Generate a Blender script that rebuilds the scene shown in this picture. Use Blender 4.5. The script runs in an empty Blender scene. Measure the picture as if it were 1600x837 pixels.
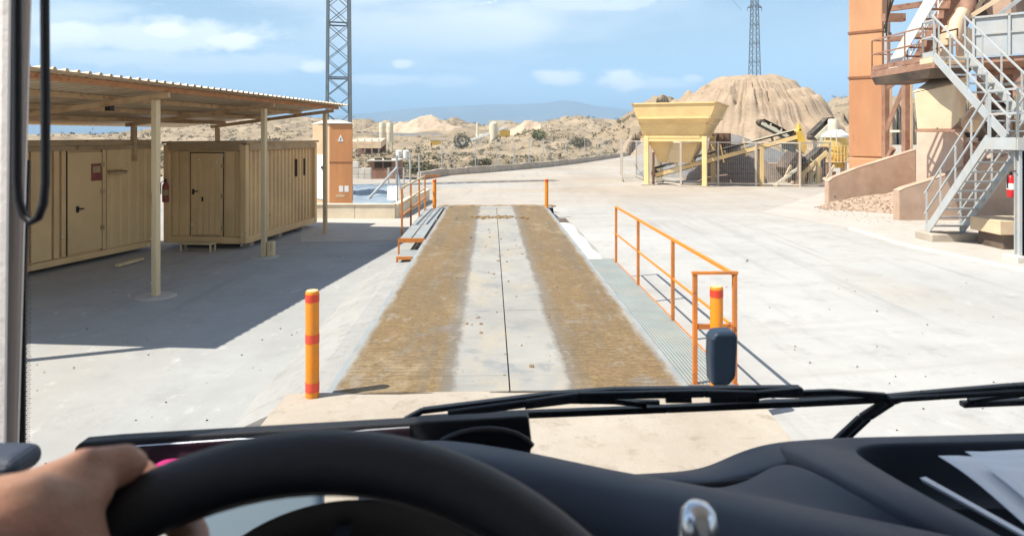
import bpy, bmesh, math, random
import numpy as np
from mathutils import Vector, Matrix, Quaternion
random.seed(7); RNG = np.random.default_rng(7)
sc = bpy.context.scene; COL = sc.collection
R_ = math.radians
# ------------------------------------------------------------------ camera, world, sun, exposure
H = 2.8                                   # eye height above the yard, from a lorry seat
FPX, U0, V0 = 1067.0, 800.0, 212.0        # 24 mm lens, horizon row of the photograph
cam_d = bpy.data.cameras.new('camera'); cam = bpy.data.objects.new('camera', cam_d); COL.objects.link(cam)
cam.location = (0, 0, H); cam.rotation_euler = (R_(90), 0, 0)
cam_d.sensor_width = 36; cam_d.lens = 24.0075; cam_d.shift_y = -(418.5 - V0) / 1600
cam_d.clip_start = 0.05; cam_d.clip_end = 40000
cam_d.dof.use_dof = True; cam_d.dof.focus_distance = 11.0; cam_d.dof.aperture_fstop = 9.0
sc.camera = cam
SUN = Vector((-0.63, -0.25, 1.0)).normalized()
elev = math.asin(SUN.z); azim = math.atan2(SUN.x, SUN.y)
sun_d = bpy.data.lights.new('sun', 'SUN'); sun_d.energy = 3.65; sun_d.angle = R_(0.5); sun_d.color = (1.0, 0.945, 0.86)
sun = bpy.data.objects.new('sun', sun_d); COL.objects.link(sun)
sun.rotation_euler = SUN.to_track_quat('Z', 'Y').to_euler(); sun.location = (0, 0, 60)
sc.view_settings.view_transform = 'Standard'; sc.view_settings.look = 'None'; sc.view_settings.gamma = 1
sc.view_settings.exposure = 1.27
sc.cycles.max_bounces = 8; sc.cycles.diffuse_bounces = 4; sc.cycles.glossy_bounces = 3
sc.cycles.transparent_max_bounces = 12; sc.cycles.volume_bounces = 0
sc.cycles.sample_clamp_indirect = 6; sc.cycles.caustics_reflective = False; sc.cycles.caustics_refractive = False

def build_world():
    w = bpy.data.worlds.new('World'); sc.world = w; w.use_nodes = True
    nt = w.node_tree; nt.nodes.clear(); N = nt.nodes.new; L = nt.links.new
    out = N('ShaderNodeOutputWorld'); bg = N('ShaderNodeBackground')
    sky = N('ShaderNodeTexSky'); sky.sky_type = 'NISHITA'; sky.sun_disc = False
    sky.sun_elevation = elev; sky.sun_rotation = azim % (2 * math.pi)
    sky.air_density = 1.0; sky.dust_density = 0.3; sky.ozone_density = 1.6; sky.altitude = 100
    tc = N('ShaderNodeTexCoord'); sep = N('ShaderNodeSeparateXYZ'); L(tc.outputs['Generated'], sep.inputs[0])
    # a flat layer of cloud overhead: direction divided by its height
    mz = N('ShaderNodeMath'); mz.operation = 'MAXIMUM'; mz.inputs[1].default_value = 0.0; L(sep.outputs['Z'], mz.inputs[0])
    ad = N('ShaderNodeMath'); ad.operation = 'ADD'; ad.inputs[1].default_value = 0.10; L(mz.outputs[0], ad.inputs[0])
    dx = N('ShaderNodeMath'); dx.operation = 'DIVIDE'; L(sep.outputs['X'], dx.inputs[0]); L(ad.outputs[0], dx.inputs[1])
    dy = N('ShaderNodeMath'); dy.operation = 'DIVIDE'; L(sep.outputs['Y'], dy.inputs[0]); L(ad.outputs[0], dy.inputs[1])
    cb = N('ShaderNodeCombineXYZ'); L(dx.outputs[0], cb.inputs[0]); L(dy.outputs[0], cb.inputs[1])
    def noise(scale, det, rough, dist, off):
        mp = N('ShaderNodeMapping'); mp.inputs['Location'].default_value = off; L(cb.outputs[0], mp.inputs[0])
        n = N('ShaderNodeTexNoise'); n.inputs['Scale'].default_value = scale; n.inputs['Detail'].default_value = det
        n.inputs['Roughness'].default_value = rough; n.inputs['Distortion'].default_value = dist
        L(mp.outputs[0], n.inputs['Vector']); return n
    def rng(src, a, b, lo=0.0, hi=1.0):
        r = N('ShaderNodeMapRange'); r.interpolation_type = 'SMOOTHSTEP'
        r.inputs[1].default_value = a; r.inputs[2].default_value = b; r.inputs[3].default_value = lo; r.inputs[4].default_value = hi
        L(src, r.inputs[0]); return r.outputs[0]
    def mul(a, b):
        r = N('ShaderNodeMath'); r.operation = 'MULTIPLY'; L(a, r.inputs[0])
        if isinstance(b, (int, float)): r.inputs[1].default_value = b
        else: L(b, r.inputs[1])
        return r.outputs[0]
    n1 = noise(0.55, 6, 0.55, 0.25, (3.1, 1.7, 0)); n2 = noise(0.17, 3, 0.5, 0.2, (7.0, 2.0, 0)); n3 = noise(1.7, 5, 0.6, 0.1, (0.4, 5.2, 0))
    thin = mul(rng(n1.outputs['Fac'], 0.42, 0.64), rng(n2.outputs['Fac'], 0.36, 0.58, 0.2, 1.0))
    puff = mul(rng(n3.outputs['Fac'], 0.51, 0.585), rng(n2.outputs['Fac'], 0.46, 0.6))
    mx = N('ShaderNodeMath'); mx.operation = 'MAXIMUM'; L(mul(thin, 0.66), mx.inputs[0]); L(mul(puff, 1.0), mx.inputs[1])
    lowfade = rng(sep.outputs['Z'], 0.03, 0.09)
    # cumulus and streaks at their own bearings: tangent of bearing and of height, roughened by noise
    my = N('ShaderNodeMath'); my.operation = 'MAXIMUM'; my.inputs[1].default_value = 0.02; L(sep.outputs['Y'], my.inputs[0])
    tx = N('ShaderNodeMath'); tx.operation = 'DIVIDE'; L(sep.outputs['X'], tx.inputs[0]); L(my.outputs[0], tx.inputs[1])
    tz = N('ShaderNodeMath'); tz.operation = 'DIVIDE'; L(sep.outputs['Z'], tz.inputs[0]); L(my.outputs[0], tz.inputs[1])
    c2 = N('ShaderNodeCombineXYZ'); L(tx.outputs[0], c2.inputs[0]); L(tz.outputs[0], c2.inputs[1])
    nb = N('ShaderNodeTexNoise'); nb.inputs['Scale'].default_value = 13; nb.inputs['Detail'].default_value = 8; nb.inputs['Roughness'].default_value = 0.62; nb.inputs['Distortion'].default_value = 0.4
    mb_ = N('ShaderNodeMapping'); mb_.inputs['Scale'].default_value = (1, 2.3, 1); L(c2.outputs[0], mb_.inputs[0]); L(mb_.outputs[0], nb.inputs['Vector'])
    acc = mx.outputs[0]; acc = mul(acc, lowfade)
    for u, v, ru, rv, st in CLOUDS:
        mp = N('ShaderNodeMapping'); mp.vector_type = 'POINT'; su, sv = 1067 / ru, 1067 / rv
        mp.inputs['Scale'].default_value = (su, sv, 0); mp.inputs['Location'].default_value = (-(u - 800) / 1067 * su, -(212 - v) / 1067 * sv, 0); L(c2.outputs[0], mp.inputs[0])
        ln = N('ShaderNodeVectorMath'); ln.operation = 'LENGTH'; L(mp.outputs[0], ln.inputs[0])
        ed = N('ShaderNodeMath'); ed.operation = 'MULTIPLY_ADD'; L(nb.outputs['Fac'], ed.inputs[0]); ed.inputs[1].default_value = -2.6; L(ln.outputs['Value'], ed.inputs[2])
        m1 = mul(rng(ed.outputs[0], 0.15, -0.75), st); mm = N('ShaderNodeMath'); mm.operation = 'MAXIMUM'; L(acc, mm.inputs[0]); L(m1, mm.inputs[1]); acc = mm.outputs[0]
    front = rng(sep.outputs['Y'], 0.0, 0.1); mask = acc
    hs = N('ShaderNodeMix'); hs.data_type = 'RGBA'; hs.blend_type = 'MULTIPLY'; hs.inputs[0].default_value = 1.0
    L(sky.outputs[0], hs.inputs[6]); tm = N('ShaderNodeMix'); tm.data_type = 'RGBA'; L(rng(sep.outputs['Z'], 0.0, 0.16), tm.inputs[0]); tm.inputs[6].default_value = (0.70, 0.92, 1.42, 1); tm.inputs[7].default_value = (1.04, 1.0, 0.94, 1); L(tm.outputs[2], hs.inputs[7])
    mix = N('ShaderNodeMix'); mix.data_type = 'RGBA'; L(mask, mix.inputs[0]); L(hs.outputs[2], mix.inputs[6])
    mix.inputs[7].default_value = (9.0, 9.0, 9.1, 1)
    L(mix.outputs[2], bg.inputs[0]); bg.inputs[1].default_value = 0.076
    L(bg.outputs[0], out.inputs[0])
CLOUDS = [(225, 58, 190, 26, .75), (365, 64, 45, 15, 1), (255, 47, 40, 13, 1), (120, 52, 60, 18, .9), (180, 88, 130, 16, .5), (330, 100, 170, 16, .4), (488, 105, 26, 11, .95), (626, 100, 16, 7, .7), (600, 125, 70, 9, .45), (870, 121, 32, 12, .9), (976, 126, 34, 14, 1), (1025, 131, 45, 8, .5), (1082, 123, 13, 6, .6), (920, 6, 110, 12, .5), (700, 128, 50, 9, .35)]
build_world()

# ------------------------------------------------------------------ helpers
def P(u, v, Y):  # the world point that stands Y metres ahead at that row and column
    return Vector(((u - U0) / FPX * Y, Y, H - (v - V0) / FPX * Y))
def G(u, v, z=0.0):
    Y = FPX * (H - z) / (v - V0); return Vector(((u - U0) / FPX * Y, Y, z))
V = Vector
WL = {}
def vnoise(x, y, seed=0):
    x = np.asarray(x, float); y = np.asarray(y, float)
    xi = np.floor(x).astype(np.int64); yi = np.floor(y).astype(np.int64); fx = x - xi; fy = y - yi
    def h(i, j):
        n = (i * 374761393 + j * 668265263 + seed * 974711) & 0x7fffffff
        n = ((n ^ (n >> 13)) * 1274126177) & 0x7fffffff
        return ((n ^ (n >> 16)) & 0xffff) / 65535.0
    fx = fx * fx * (3 - 2 * fx); fy = fy * fy * (3 - 2 * fy)
    return (h(xi, yi) * (1 - fx) + h(xi + 1, yi) * fx) * (1 - fy) + (h(xi, yi + 1) * (1 - fx) + h(xi + 1, yi + 1) * fx) * fy
def fbm(x, y, o=5, seed=0, ridge=False, g=0.5):
    s = 0; a = 1; t = 0
    for k in range(o):
        n = vnoise(x * 2 ** k + 17.3 * k, y * 2 ** k - 9.1 * k, seed + k)
        if ridge: n = 1 - abs(2 * n - 1)
        s = s + a * n; t += a; a *= g
    return s / t
def sstep(a, b, x):
    t = np.clip((np.asarray(x, float) - a) / (b - a), 0, 1); return t * t * (3 - 2 * t)

class MB:
    def __init__(s): s.v = []; s.f = []
    def add(s, vs, fs):
        o = len(s.v); s.v += [tuple(p) for p in vs]; s.f += [tuple(i + o for i in f) for f in fs]; return s
    def box(s, c, size, rot=None):
        c = V(c); x, y, z = (k / 2 for k in size)
        vs = [V((a * x, b * y, d * z)) for a in (-1, 1) for b in (-1, 1) for d in (-1, 1)]
        if rot is not None: vs = [rot @ p for p in vs]
        return s.add([p + c for p in vs], [(0, 1, 3, 2), (4, 6, 7, 5), (0, 4, 5, 1), (2, 3, 7, 6), (0, 2, 6, 4), (1, 5, 7, 3)])
    def bar(s, p, q, w, h=None, up=(0, 0, 1)):
        p, q = V(p), V(q); h = h or w; d = (q - p).normalized(); up = V(up)
        sd = d.cross(up)
        if sd.length < 1e-4: sd = d.cross(V((1, 0, 0)))
        sd.normalize(); n = sd.cross(d)
        vs = [e + sd * (a * w / 2) + n * (b * h / 2) for e in (p, q) for a, b in ((-1, -1), (1, -1), (1, 1), (-1, 1))]
        return s.add(vs, [(3, 2, 1, 0), (4, 5, 6, 7), (0, 1, 5, 4), (1, 2, 6, 5), (2, 3, 7, 6), (3, 0, 4, 7)])
    def tube(s, pts, r, n=8, cap=True):
        pts = [V(p) for p in pts]; k = len(pts); rs = r if isinstance(r, (list, tuple)) else [r] * k
        rings = []; prev = None
        for i, p in enumerate(pts):
            d = (pts[min(i + 1, k - 1)] - pts[max(i - 1, 0)]).normalized()
            if prev is None: prev = d.orthogonal().normalized()
            e = (prev - d * prev.dot(d)).normalized(); prev = e; g = d.cross(e)
            rings.append([p + (e * math.cos(2 * math.pi * j / n) + g * math.sin(2 * math.pi * j / n)) * rs[i] for j in range(n)])
        vs = [q for r_ in rings for q in r_]; fs = []
        for i in range(k - 1):
            for j in range(n):
                a, b = i * n + j, i * n + (j + 1) % n; fs.append((a, b, b + n, a + n))
        if cap: fs += [tuple(range(n - 1, -1, -1)), tuple(range((k - 1) * n, k * n))]
        return s.add(vs, fs)
    def prism(s, poly, ext):
        poly = [V(p) for p in poly]; e = V(ext); n = len(poly)
        return s.add(poly + [p + e for p in poly], [tuple(range(n - 1, -1, -1)), tuple(range(n, 2 * n))] + [(i, (i + 1) % n, n + (i + 1) % n, n + i) for i in range(n)])
    def hexa(s, b, t):
        return s.add(list(b) + list(t), [(3, 2, 1, 0), (4, 5, 6, 7), (0, 1, 5, 4), (1, 2, 6, 5), (2, 3, 7, 6), (3, 0, 4, 7)])
    def grid(s, rows):
        m = len(rows[0]); n = len(rows)
        return s.add([p for r in rows for p in r], [(i * m + j, i * m + j + 1, (i + 1) * m + j + 1, (i + 1) * m + j) for i in range(n - 1) for j in range(m - 1)])
    def lathe(s, prof, c, n=20, cap=True):
        c = V(c); k = len(prof)
        vs = [c + V((r * math.cos(2 * math.pi * j / n), r * math.sin(2 * math.pi * j / n), z)) for r, z in prof for j in range(n)]
        fs = [(i * n + j, i * n + (j + 1) % n, (i + 1) * n + (j + 1) % n, (i + 1) * n + j) for i in range(k - 1) for j in range(n)]
        if cap: fs += [tuple(range(n - 1, -1, -1)), tuple(range((k - 1) * n, k * n))]
        return s.add(vs, fs)
    def ell(s, c, r, n=10, m=7):
        c = V(c); prof = [(math.sin(math.pi * i / m), -math.cos(math.pi * i / m)) for i in range(m + 1)]
        vs = [c + V((a * r[0] * math.cos(2 * math.pi * j / n), a * r[1] * math.sin(2 * math.pi * j / n), b * r[2])) for a, b in prof for j in range(n)]
        return s.add(vs, [(i * n + j, i * n + (j + 1) % n, (i + 1) * n + (j + 1) % n, (i + 1) * n + j) for i in range(m) for j in range(n)])

def mesh_of(mb, name, smooth, ctr, fix=True):
    me = bpy.data.meshes.new(name)
    me.from_pydata([(x - ctr[0], y - ctr[1], z - ctr[2]) for x, y, z in mb.v], [], mb.f)
    if fix:
        bm = bmesh.new(); bm.from_mesh(me); bmesh.ops.recalc_face_normals(bm, faces=bm.faces); bm.to_mesh(me); bm.free()
    if smooth:
        me.polygons.foreach_set('use_smooth', [True] * len(me.polygons)); me.set_sharp_from_angle(angle=R_(smooth if smooth > 1 else 40))
    me.update(); return me
def build(mb, name, mat, parent=None, bevel=0, smooth=False, ctr=None, fix=True, seg=2):
    a = np.array(mb.v)
    if ctr is None: ctr = V(((a[:, 0].min() + a[:, 0].max()) / 2, (a[:, 1].min() + a[:, 1].max()) / 2, a[:, 2].min()))
    ctr = V(ctr); me = mesh_of(mb, name, smooth, ctr, fix); me.materials.append(mat)
    o = bpy.data.objects.new(name, me); COL.objects.link(o); WL[o.name] = ctr
    o.location = ctr - (WL[parent.name] if parent else V((0, 0, 0)))
    if parent: o.parent = parent
    if bevel:
        b = o.modifiers.new('bevel', 'BEVEL'); b.width = bevel; b.segments = seg; b.limit_method = 'ANGLE'; b.angle_limit = R_(35)
    return o
def inst(src, parent, wl, rot=None, name=None):   # another object on the same mesh
    o = bpy.data.objects.new(name or src.name.split('.')[0], src.data); COL.objects.link(o)
    for m_ in src.modifiers:
        b = o.modifiers.new(m_.name, m_.type)
        if m_.type == 'BEVEL': b.width = m_.width; b.segments = m_.segments; b.limit_method = m_.limit_method; b.angle_limit = m_.angle_limit
    wl = V(wl); WL[o.name] = wl; o.location = wl - (WL[parent.name] if parent else V((0, 0, 0))); o.parent = parent
    if rot is not None: o.rotation_euler = rot
    return o
def tag(o, label=None, cat=None, group=None, kind=None):
    for k, v_ in (('label', label), ('category', cat), ('group', group), ('kind', kind)):
        if v_: o[k] = v_
    return o
def thing(name, label, cat, loc=(0, 0, 0), group=None):
    o = bpy.data.objects.new(name, None); COL.objects.link(o); o.location = loc; o.empty_display_size = 0.2
    WL[o.name] = V(loc); return tag(o, label, cat, group)
def copy_tree(o, loc=None, label=None, parent=None, kids=None):
    kids = kids or KIDS(); c = o.copy(); COL.objects.link(c)
    if parent: c.parent = parent
    if loc is not None: c.location = loc
    if label: c['label'] = label
    for ch in kids.get(o.name, []): copy_tree(ch, parent=c, kids=kids)
    return c
def KIDS():
    d = {}
    for o in COL.objects:
        if o.parent: d.setdefault(o.parent.name, []).append(o)
    return d
def struct(mb, name, mat, **k): return tag(build(mb, name, mat, **k), kind='structure')
def bar_ob(p, q, w, h, name, mat, parent, bevel=0, up=(0, 0, 1)): return build(MB().bar(p, q, w, h, up), name, mat, parent, bevel)

# ------------------------------------------------------------------ materials
def mat(name, col, rough=0.7, metal=0.0, var=0.18, scale=2.5, dirt=None, damt=0.5, dscale=0.8, bump=0.15, bscale=40, streak=0, spec=0.4, coat=0, rust=None, ramt=0.0):
    m = bpy.data.materials.new(name); m.use_nodes = True; nt = m.node_tree; N = nt.nodes.new; L = nt.links.new
    b = nt.nodes['Principled BSDF']; b.inputs['Roughness'].default_value = rough; b.inputs['Metallic'].default_value = metal
    b.inputs['Specular IOR Level'].default_value = spec; b.inputs['Coat Weight'].default_value = coat
    tc = N('ShaderNodeTexCoord'); oi = N('ShaderNodeObjectInfo'); ad = N('ShaderNodeVectorMath'); ad.operation = 'ADD'
    sc_ = N('ShaderNodeVectorMath'); sc_.operation = 'SCALE'; sc_.inputs[3].default_value = 37.0
    cx = N('ShaderNodeCombineXYZ'); L(oi.outputs['Random'], cx.inputs[0]); L(oi.outputs['Random'], cx.inputs[1]); L(cx.outputs[0], sc_.inputs[0])
    L(tc.outputs['Object'], ad.inputs[0]); L(sc_.outputs[0], ad.inputs[1]); vec = ad.outputs[0]
    if streak:
        mp = N('ShaderNodeMapping'); mp.inputs['Scale'].default_value = (1, 1, 1.0 / streak); L(vec, mp.inputs[0]); svec = mp.outputs[0]
    else: svec = vec
    def noise(sca, det, v_):
        n = N('ShaderNodeTexNoise'); n.inputs['Scale'].default_value = sca; n.inputs['Detail'].default_value = det; n.inputs['Roughness'].default_value = 0.62; L(v_, n.inputs['Vector']); return n.outputs['Fac']
    def rng(src, a, c, lo, hi):
        r = N('ShaderNodeMapRange'); r.inputs[1].default_value = a; r.inputs[2].default_value = c; r.inputs[3].default_value = lo; r.inputs[4].default_value = hi; L(src, r.inputs[0]); return r.outputs[0]
    def mixc(f, a, c):
        x = N('ShaderNodeMix'); x.data_type = 'RGBA'
        if isinstance(f, float): x.inputs[0].default_value = f
        else: L(f, x.inputs[0])
        for i, q in ((6, a), (7, c)):
            if isinstance(q, tuple): x.inputs[i].default_value = (*q, 1)
            else: L(q, x.inputs[i])
        return x.outputs[2]
    n1 = noise(scale, 6, svec)
    c = mixc(rng(n1, 0.3, 0.7, 0, 1), tuple(k * (1 - var) for k in col), tuple(min(1, k * (1 + var)) for k in col))
    if dirt: c = mixc(rng(noise(dscale, 7, svec), 0.46, 0.68, 0, damt), c, dirt)
    if rust: c = mixc(rng(noise(dscale * 4.3, 9, svec), 0.60 - ramt, 0.70 - ramt, 0, 0.9), c, rust)
    L(c, b.inputs['Base Color'])
    if bump:
        bp = N('ShaderNodeBump'); bp.inputs['Strength'].default_value = bump; bp.inputs['Distance'].default_value = 0.02
        L(noise(bscale, 5, vec), bp.inputs['Height']); L(bp.outputs[0], b.inputs['Normal'])
    rr = rng(n1, 0.2, 0.8, max(0, rough - 0.1), min(1, rough + 0.1)); L(rr, b.inputs['Roughness'])
    return m
RUST = (0.20, 0.075, 0.03)
M = dict(
    orange=mat('orange_paint', (0.64, 0.215, 0.045), 0.55, dirt=(0.38, 0.19, 0.09), damt=0.6, dscale=4, rust=RUST, ramt=0.03, spec=0.3),
    bollard=mat('bollard_yellow', (0.80, 0.25, 0.012), 0.42, var=0.08, dirt=(0.5, 0.25, 0.06), damt=0.35, dscale=6, rust=(0.12, 0.05, 0.03), ramt=-0.08),
    band=mat('red_reflective_band', (0.72, 0.065, 0.03), 0.35, var=0.15, dirt=(0.5, 0.2, 0.1), damt=0.3),
    cream=mat('container_cream', (0.70, 0.47, 0.225), 0.5, scale=0.9, var=0.07, dirt=(0.44, 0.28, 0.14), damt=0.45, dscale=0.6, rust=(0.24, 0.11, 0.045), ramt=-0.075, bump=0.06),
    creamdk=mat('container_trim', (0.42, 0.29, 0.15), 0.62, dirt=(0.24, 0.13, 0.06), damt=0.6, rust=RUST, ramt=0.0),
    seam=mat('dark_gap', (0.06, 0.04, 0.025), 0.9, var=0.1, bump=0),
    fencep=mat('fence_tan_paint', (0.60, 0.52, 0.42), 0.6, var=0.1, dirt=(0.4, 0.3, 0.2), damt=0.4),
    post=mat('carport_post_paint', (0.62, 0.48, 0.28), 0.6, streak=10, var=0.12, dirt=(0.33, 0.21, 0.11), damt=0.5, dscale=3, rust=RUST, ramt=-0.02),
    purlin=mat('rusty_purlin', (0.52, 0.35, 0.19), 0.7, var=0.15, dirt=(0.30, 0.16, 0.08), damt=0.8, dscale=2.0, rust=(0.26, 0.10, 0.045), ramt=0.02),
    rustbeam=mat('rusty_front_beam', (0.46, 0.215, 0.09), 0.75, var=0.25, dirt=(0.28, 0.10, 0.04), damt=0.8, dscale=2.5, rust=(0.2, 0.07, 0.03), ramt=0.03),
    roof=mat('galvanised_roof', (0.52, 0.41, 0.28), 0.5, metal=0.2, streak=0, var=0.14, dirt=(0.34, 0.24, 0.15), damt=0.7, dscale=0.7, rust=RUST, ramt=-0.06),
    steel=mat('galvanised_steel', (0.50, 0.51, 0.50), 0.45, metal=0.45, var=0.14, dirt=(0.4, 0.36, 0.3), damt=0.4, rust=RUST, ramt=-0.09),
    stair=mat('pale_grey_paint', (0.43, 0.445, 0.44), 0.5, var=0.08, dirt=(0.5, 0.42, 0.33), damt=0.5, dscale=1.5, rust=(0.3, 0.16, 0.09), ramt=-0.06),
    pylon=mat('pylon_steel', (0.15, 0.175, 0.19), 0.6, metal=0.2, var=0.2),
    stack=mat('rust_orange_duct', (0.57, 0.285, 0.14), 0.68, streak=3, var=0.14, scale=0.8, dirt=(0.44, 0.19, 0.085), damt=0.7, dscale=0.45, rust=(0.33, 0.13, 0.06), ramt=-0.04, bump=0.08, bscale=12),
    ductseam=mat('duct_flange', (0.27, 0.12, 0.06), 0.75, rust=RUST, ramt=0.05),
    pinkc=mat('pink_dust_concrete', (0.50, 0.345, 0.25), 0.9, var=0.14, scale=1.6, dirt=(0.36, 0.23, 0.15), damt=0.6, dscale=0.9, bump=0.35, bscale=14),
    browns=mat('brown_steel', (0.36, 0.20, 0.13), 0.7, var=0.2, dirt=(0.22, 0.11, 0.07), damt=0.7, rust=RUST, ramt=0.03),
    darks=mat('dark_machinery', (0.09, 0.065, 0.05), 0.7, var=0.3, dirt=(0.24, 0.17, 0.11), damt=0.7),
    pinklight=mat('pale_pink_concrete', (0.70, 0.52, 0.40), 0.9, var=0.1, scale=1.2, dirt=(0.55, 0.38, 0.28), damt=0.6, dscale=0.8, bump=0.3, bscale=14),
    render=mat('cream_render', (0.76, 0.66, 0.50), 0.9, var=0.08, dirt=(0.55, 0.43, 0.3), damt=0.6, dscale=1.2, bump=0.3, bscale=20),
    tanbox=mat('tan_hopper_paint', (0.73, 0.55, 0.36), 0.6, var=0.08, scale=1.2, dirt=(0.5, 0.32, 0.19), damt=0.5, dscale=0.7, rust=RUST, ramt=-0.09, bump=0.06),
    yellow=mat('yellow_hopper_paint', (0.84, 0.60, 0.27), 0.55, var=0.07, scale=1.5, dirt=(0.6, 0.42, 0.2), damt=0.5, dscale=0.8, rust=(0.35, 0.2, 0.08), ramt=-0.08, bump=0.05),
    yellowb=mat('bright_yellow_paint', (0.82, 0.53, 0.08), 0.5, dirt=(0.6, 0.45, 0.25), damt=0.6),
    slide=mat('pale_slide_earth', (0.50, 0.38, 0.27), 0.95, var=0.15, scale=0.12, dirt=(0.38, 0.27, 0.18), damt=0.6, dscale=0.08, bump=0.6, bscale=0.8),
    belt=mat('conveyor_rubber', (0.055, 0.045, 0.04), 0.85, var=0.3, dirt=(0.3, 0.23, 0.16), damt=0.6, dscale=2),
    cream2=mat('cream_silo_paint', (0.72, 0.66, 0.50), 0.55, streak=5, var=0.08, dirt=(0.55, 0.45, 0.3), damt=0.5),
    white=mat('white_paint', (0.78, 0.77, 0.73), 0.6, var=0.06, dirt=(0.55, 0.47, 0.38), damt=0.4),
    whitec=mat('pale_concrete', (0.62, 0.57, 0.49), 0.9, var=0.12, scale=2.5, dirt=(0.46, 0.40, 0.32), damt=0.6, dscale=1.4, bump=0.35, bscale=22),
    curb=mat('kerb_concrete', (0.47, 0.40, 0.32), 0.92, var=0.16, dirt=(0.32, 0.26, 0.2), damt=0.6, bump=0.4, bscale=9),
    kiosk=mat('kiosk_orange_brown', (0.58, 0.25, 0.095), 0.6, streak=9, var=0.16, dirt=(0.40, 0.2, 0.10), damt=0.5, bump=0.06),
    kioskt=mat('kiosk_tan', (0.60, 0.42, 0.25), 0.65, var=0.1, dirt=(0.45, 0.28, 0.16), damt=0.5),
    bluesheet=mat('blue_grey_tarpaulin', (0.20, 0.26, 0.31), 0.5, var=0.25, scale=1.4, dirt=(0.34, 0.36, 0.36), damt=0.6, dscale=1.0, bump=0.5, bscale=5),
    dullred=mat('faded_red_print', (0.25, 0.055, 0.04), 0.6, var=0.2, dirt=(0.3, 0.16, 0.1), damt=0.5, dscale=6),
    red=mat('red_paint', (0.55, 0.02, 0.02), 0.35, var=0.1),
    black=mat('black_plastic', (0.012, 0.012, 0.014), 0.5, var=0.2, bump=0.05),
    wiper=mat('black_wiper', (0.010, 0.013, 0.018), 0.42, var=0.3, dirt=(0.06, 0.06, 0.065), damt=0.4, dscale=9, bump=0.05),
    dash=mat('blue_grey_dash_plastic', (0.024, 0.037, 0.064), 0.5, var=0.08, scale=6, dirt=(0.05, 0.052, 0.06), damt=0.25, dscale=3, bump=0.25, bscale=900, spec=0.5),
    dashdk=mat('dark_dash_plastic', (0.010, 0.011, 0.015), 0.6, var=0.1, bump=0.2, bscale=900),
    leather=mat('wheel_leather', (0.0035, 0.005, 0.009), 0.46, var=0.15, bump=0.25, bscale=700, spec=0.5),
    chrome=mat('satin_chrome', (0.62, 0.66, 0.70), 0.22, metal=0.9, var=0.04, bump=0),
    pillar=mat('pillar_trim', (0.70, 0.64, 0.60), 0.8, var=0.05, bump=0.2, bscale=300),
    headliner=mat('headliner_fabric', (0.70, 0.65, 0.61), 0.95, var=0.05),
    frit=mat('black_glass_border', (0.008, 0.008, 0.01), 0.4, var=0.1, bump=0),
    speck=mat('dried_dust', (0.65, 0.62, 0.56), 0.9, var=0.1, bump=0),
    mirror=mat('blue_black_housing', (0.020, 0.034, 0.058), 0.45, var=0.08, bump=0.05),
    paper=mat('paper', (0.82, 0.83, 0.85), 0.8, var=0.03, bump=0.05, bscale=60),
    pink=mat('magenta_plastic', (0.40, 0.012, 0.13), 0.4, var=0.1),
    purple=mat('dark_plum_tray', (0.055, 0.025, 0.035), 0.35, var=0.2),
    paleblue=mat('pale_blue_sheet', (0.40, 0.52, 0.60), 0.5, var=0.05, bump=0),
    sleeve=mat('navy_cloth', (0.03, 0.035, 0.05), 0.95, var=0.15, bump=0.3, bscale=200),
    gravel=mat('tan_gravel', (0.42, 0.31, 0.225), 0.95, var=0.35, scale=9, dirt=(0.28, 0.2, 0.15), damt=0.6, dscale=2, bump=1.0, bscale=18),
    greygravel=mat('grey_gravel', (0.17, 0.165, 0.16), 0.95, var=0.3, scale=5, dirt=(0.28, 0.25, 0.22), damt=0.5, dscale=0.6, bump=1.0, bscale=9),
    browngravel=mat('brown_gravel', (0.22, 0.165, 0.125), 0.95, var=0.3, scale=5, dirt=(0.3, 0.23, 0.17), damt=0.5, dscale=0.6, bump=1.0, bscale=9),
    bark=mat('dry_bark', (0.12, 0.085, 0.055), 0.9),
    leafd=mat('scrub_olive', (0.115, 0.108, 0.06), 0.9, var=0.4, scale=0.4, dirt=(0.15, 0.125, 0.07), damt=0.8, dscale=0.25, bump=0),
    leafg=mat('scrub_green', (0.075, 0.115, 0.04), 0.9, var=0.35, scale=1.0, bump=0),
    clod=mat('dry_mud_clod', (0.30, 0.20, 0.10), 0.95, var=0.3, scale=9, bump=0.6, bscale=60),
    grate=mat('pale_grating', (0.44, 0.47, 0.44), 0.55, metal=0.1, var=0.1, dirt=(0.5, 0.45, 0.36), damt=0.5, dscale=2),
    plate_grey=mat('blue_grey_plate', (0.30, 0.32, 0.32), 0.6, metal=0.1, var=0.12, dirt=(0.38, 0.33, 0.26), damt=0.5, dscale=2),
    label_w=mat('white_label', (0.75, 0.73, 0.68), 0.6, var=0.05, bump=0),
    wire=mat('cable_dark', (0.05, 0.05, 0.055), 0.7, bump=0),
)
def skin_mat():
    m = mat('skin', (0.34, 0.185, 0.115), 0.5, var=0.14, scale=45, dirt=(0.50, 0.20, 0.14), damt=0.5, dscale=22, bump=0.22, bscale=320, spec=0.45)
    b = m.node_tree.nodes['Principled BSDF']; b.inputs['Subsurface Weight'].default_value = 0.12; b.inputs['Subsurface Radius'].default_value = (0.012, 0.005, 0.003); b.inputs['Subsurface Scale'].default_value = 0.4
    return m
M['skin'] = skin_mat()
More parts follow.
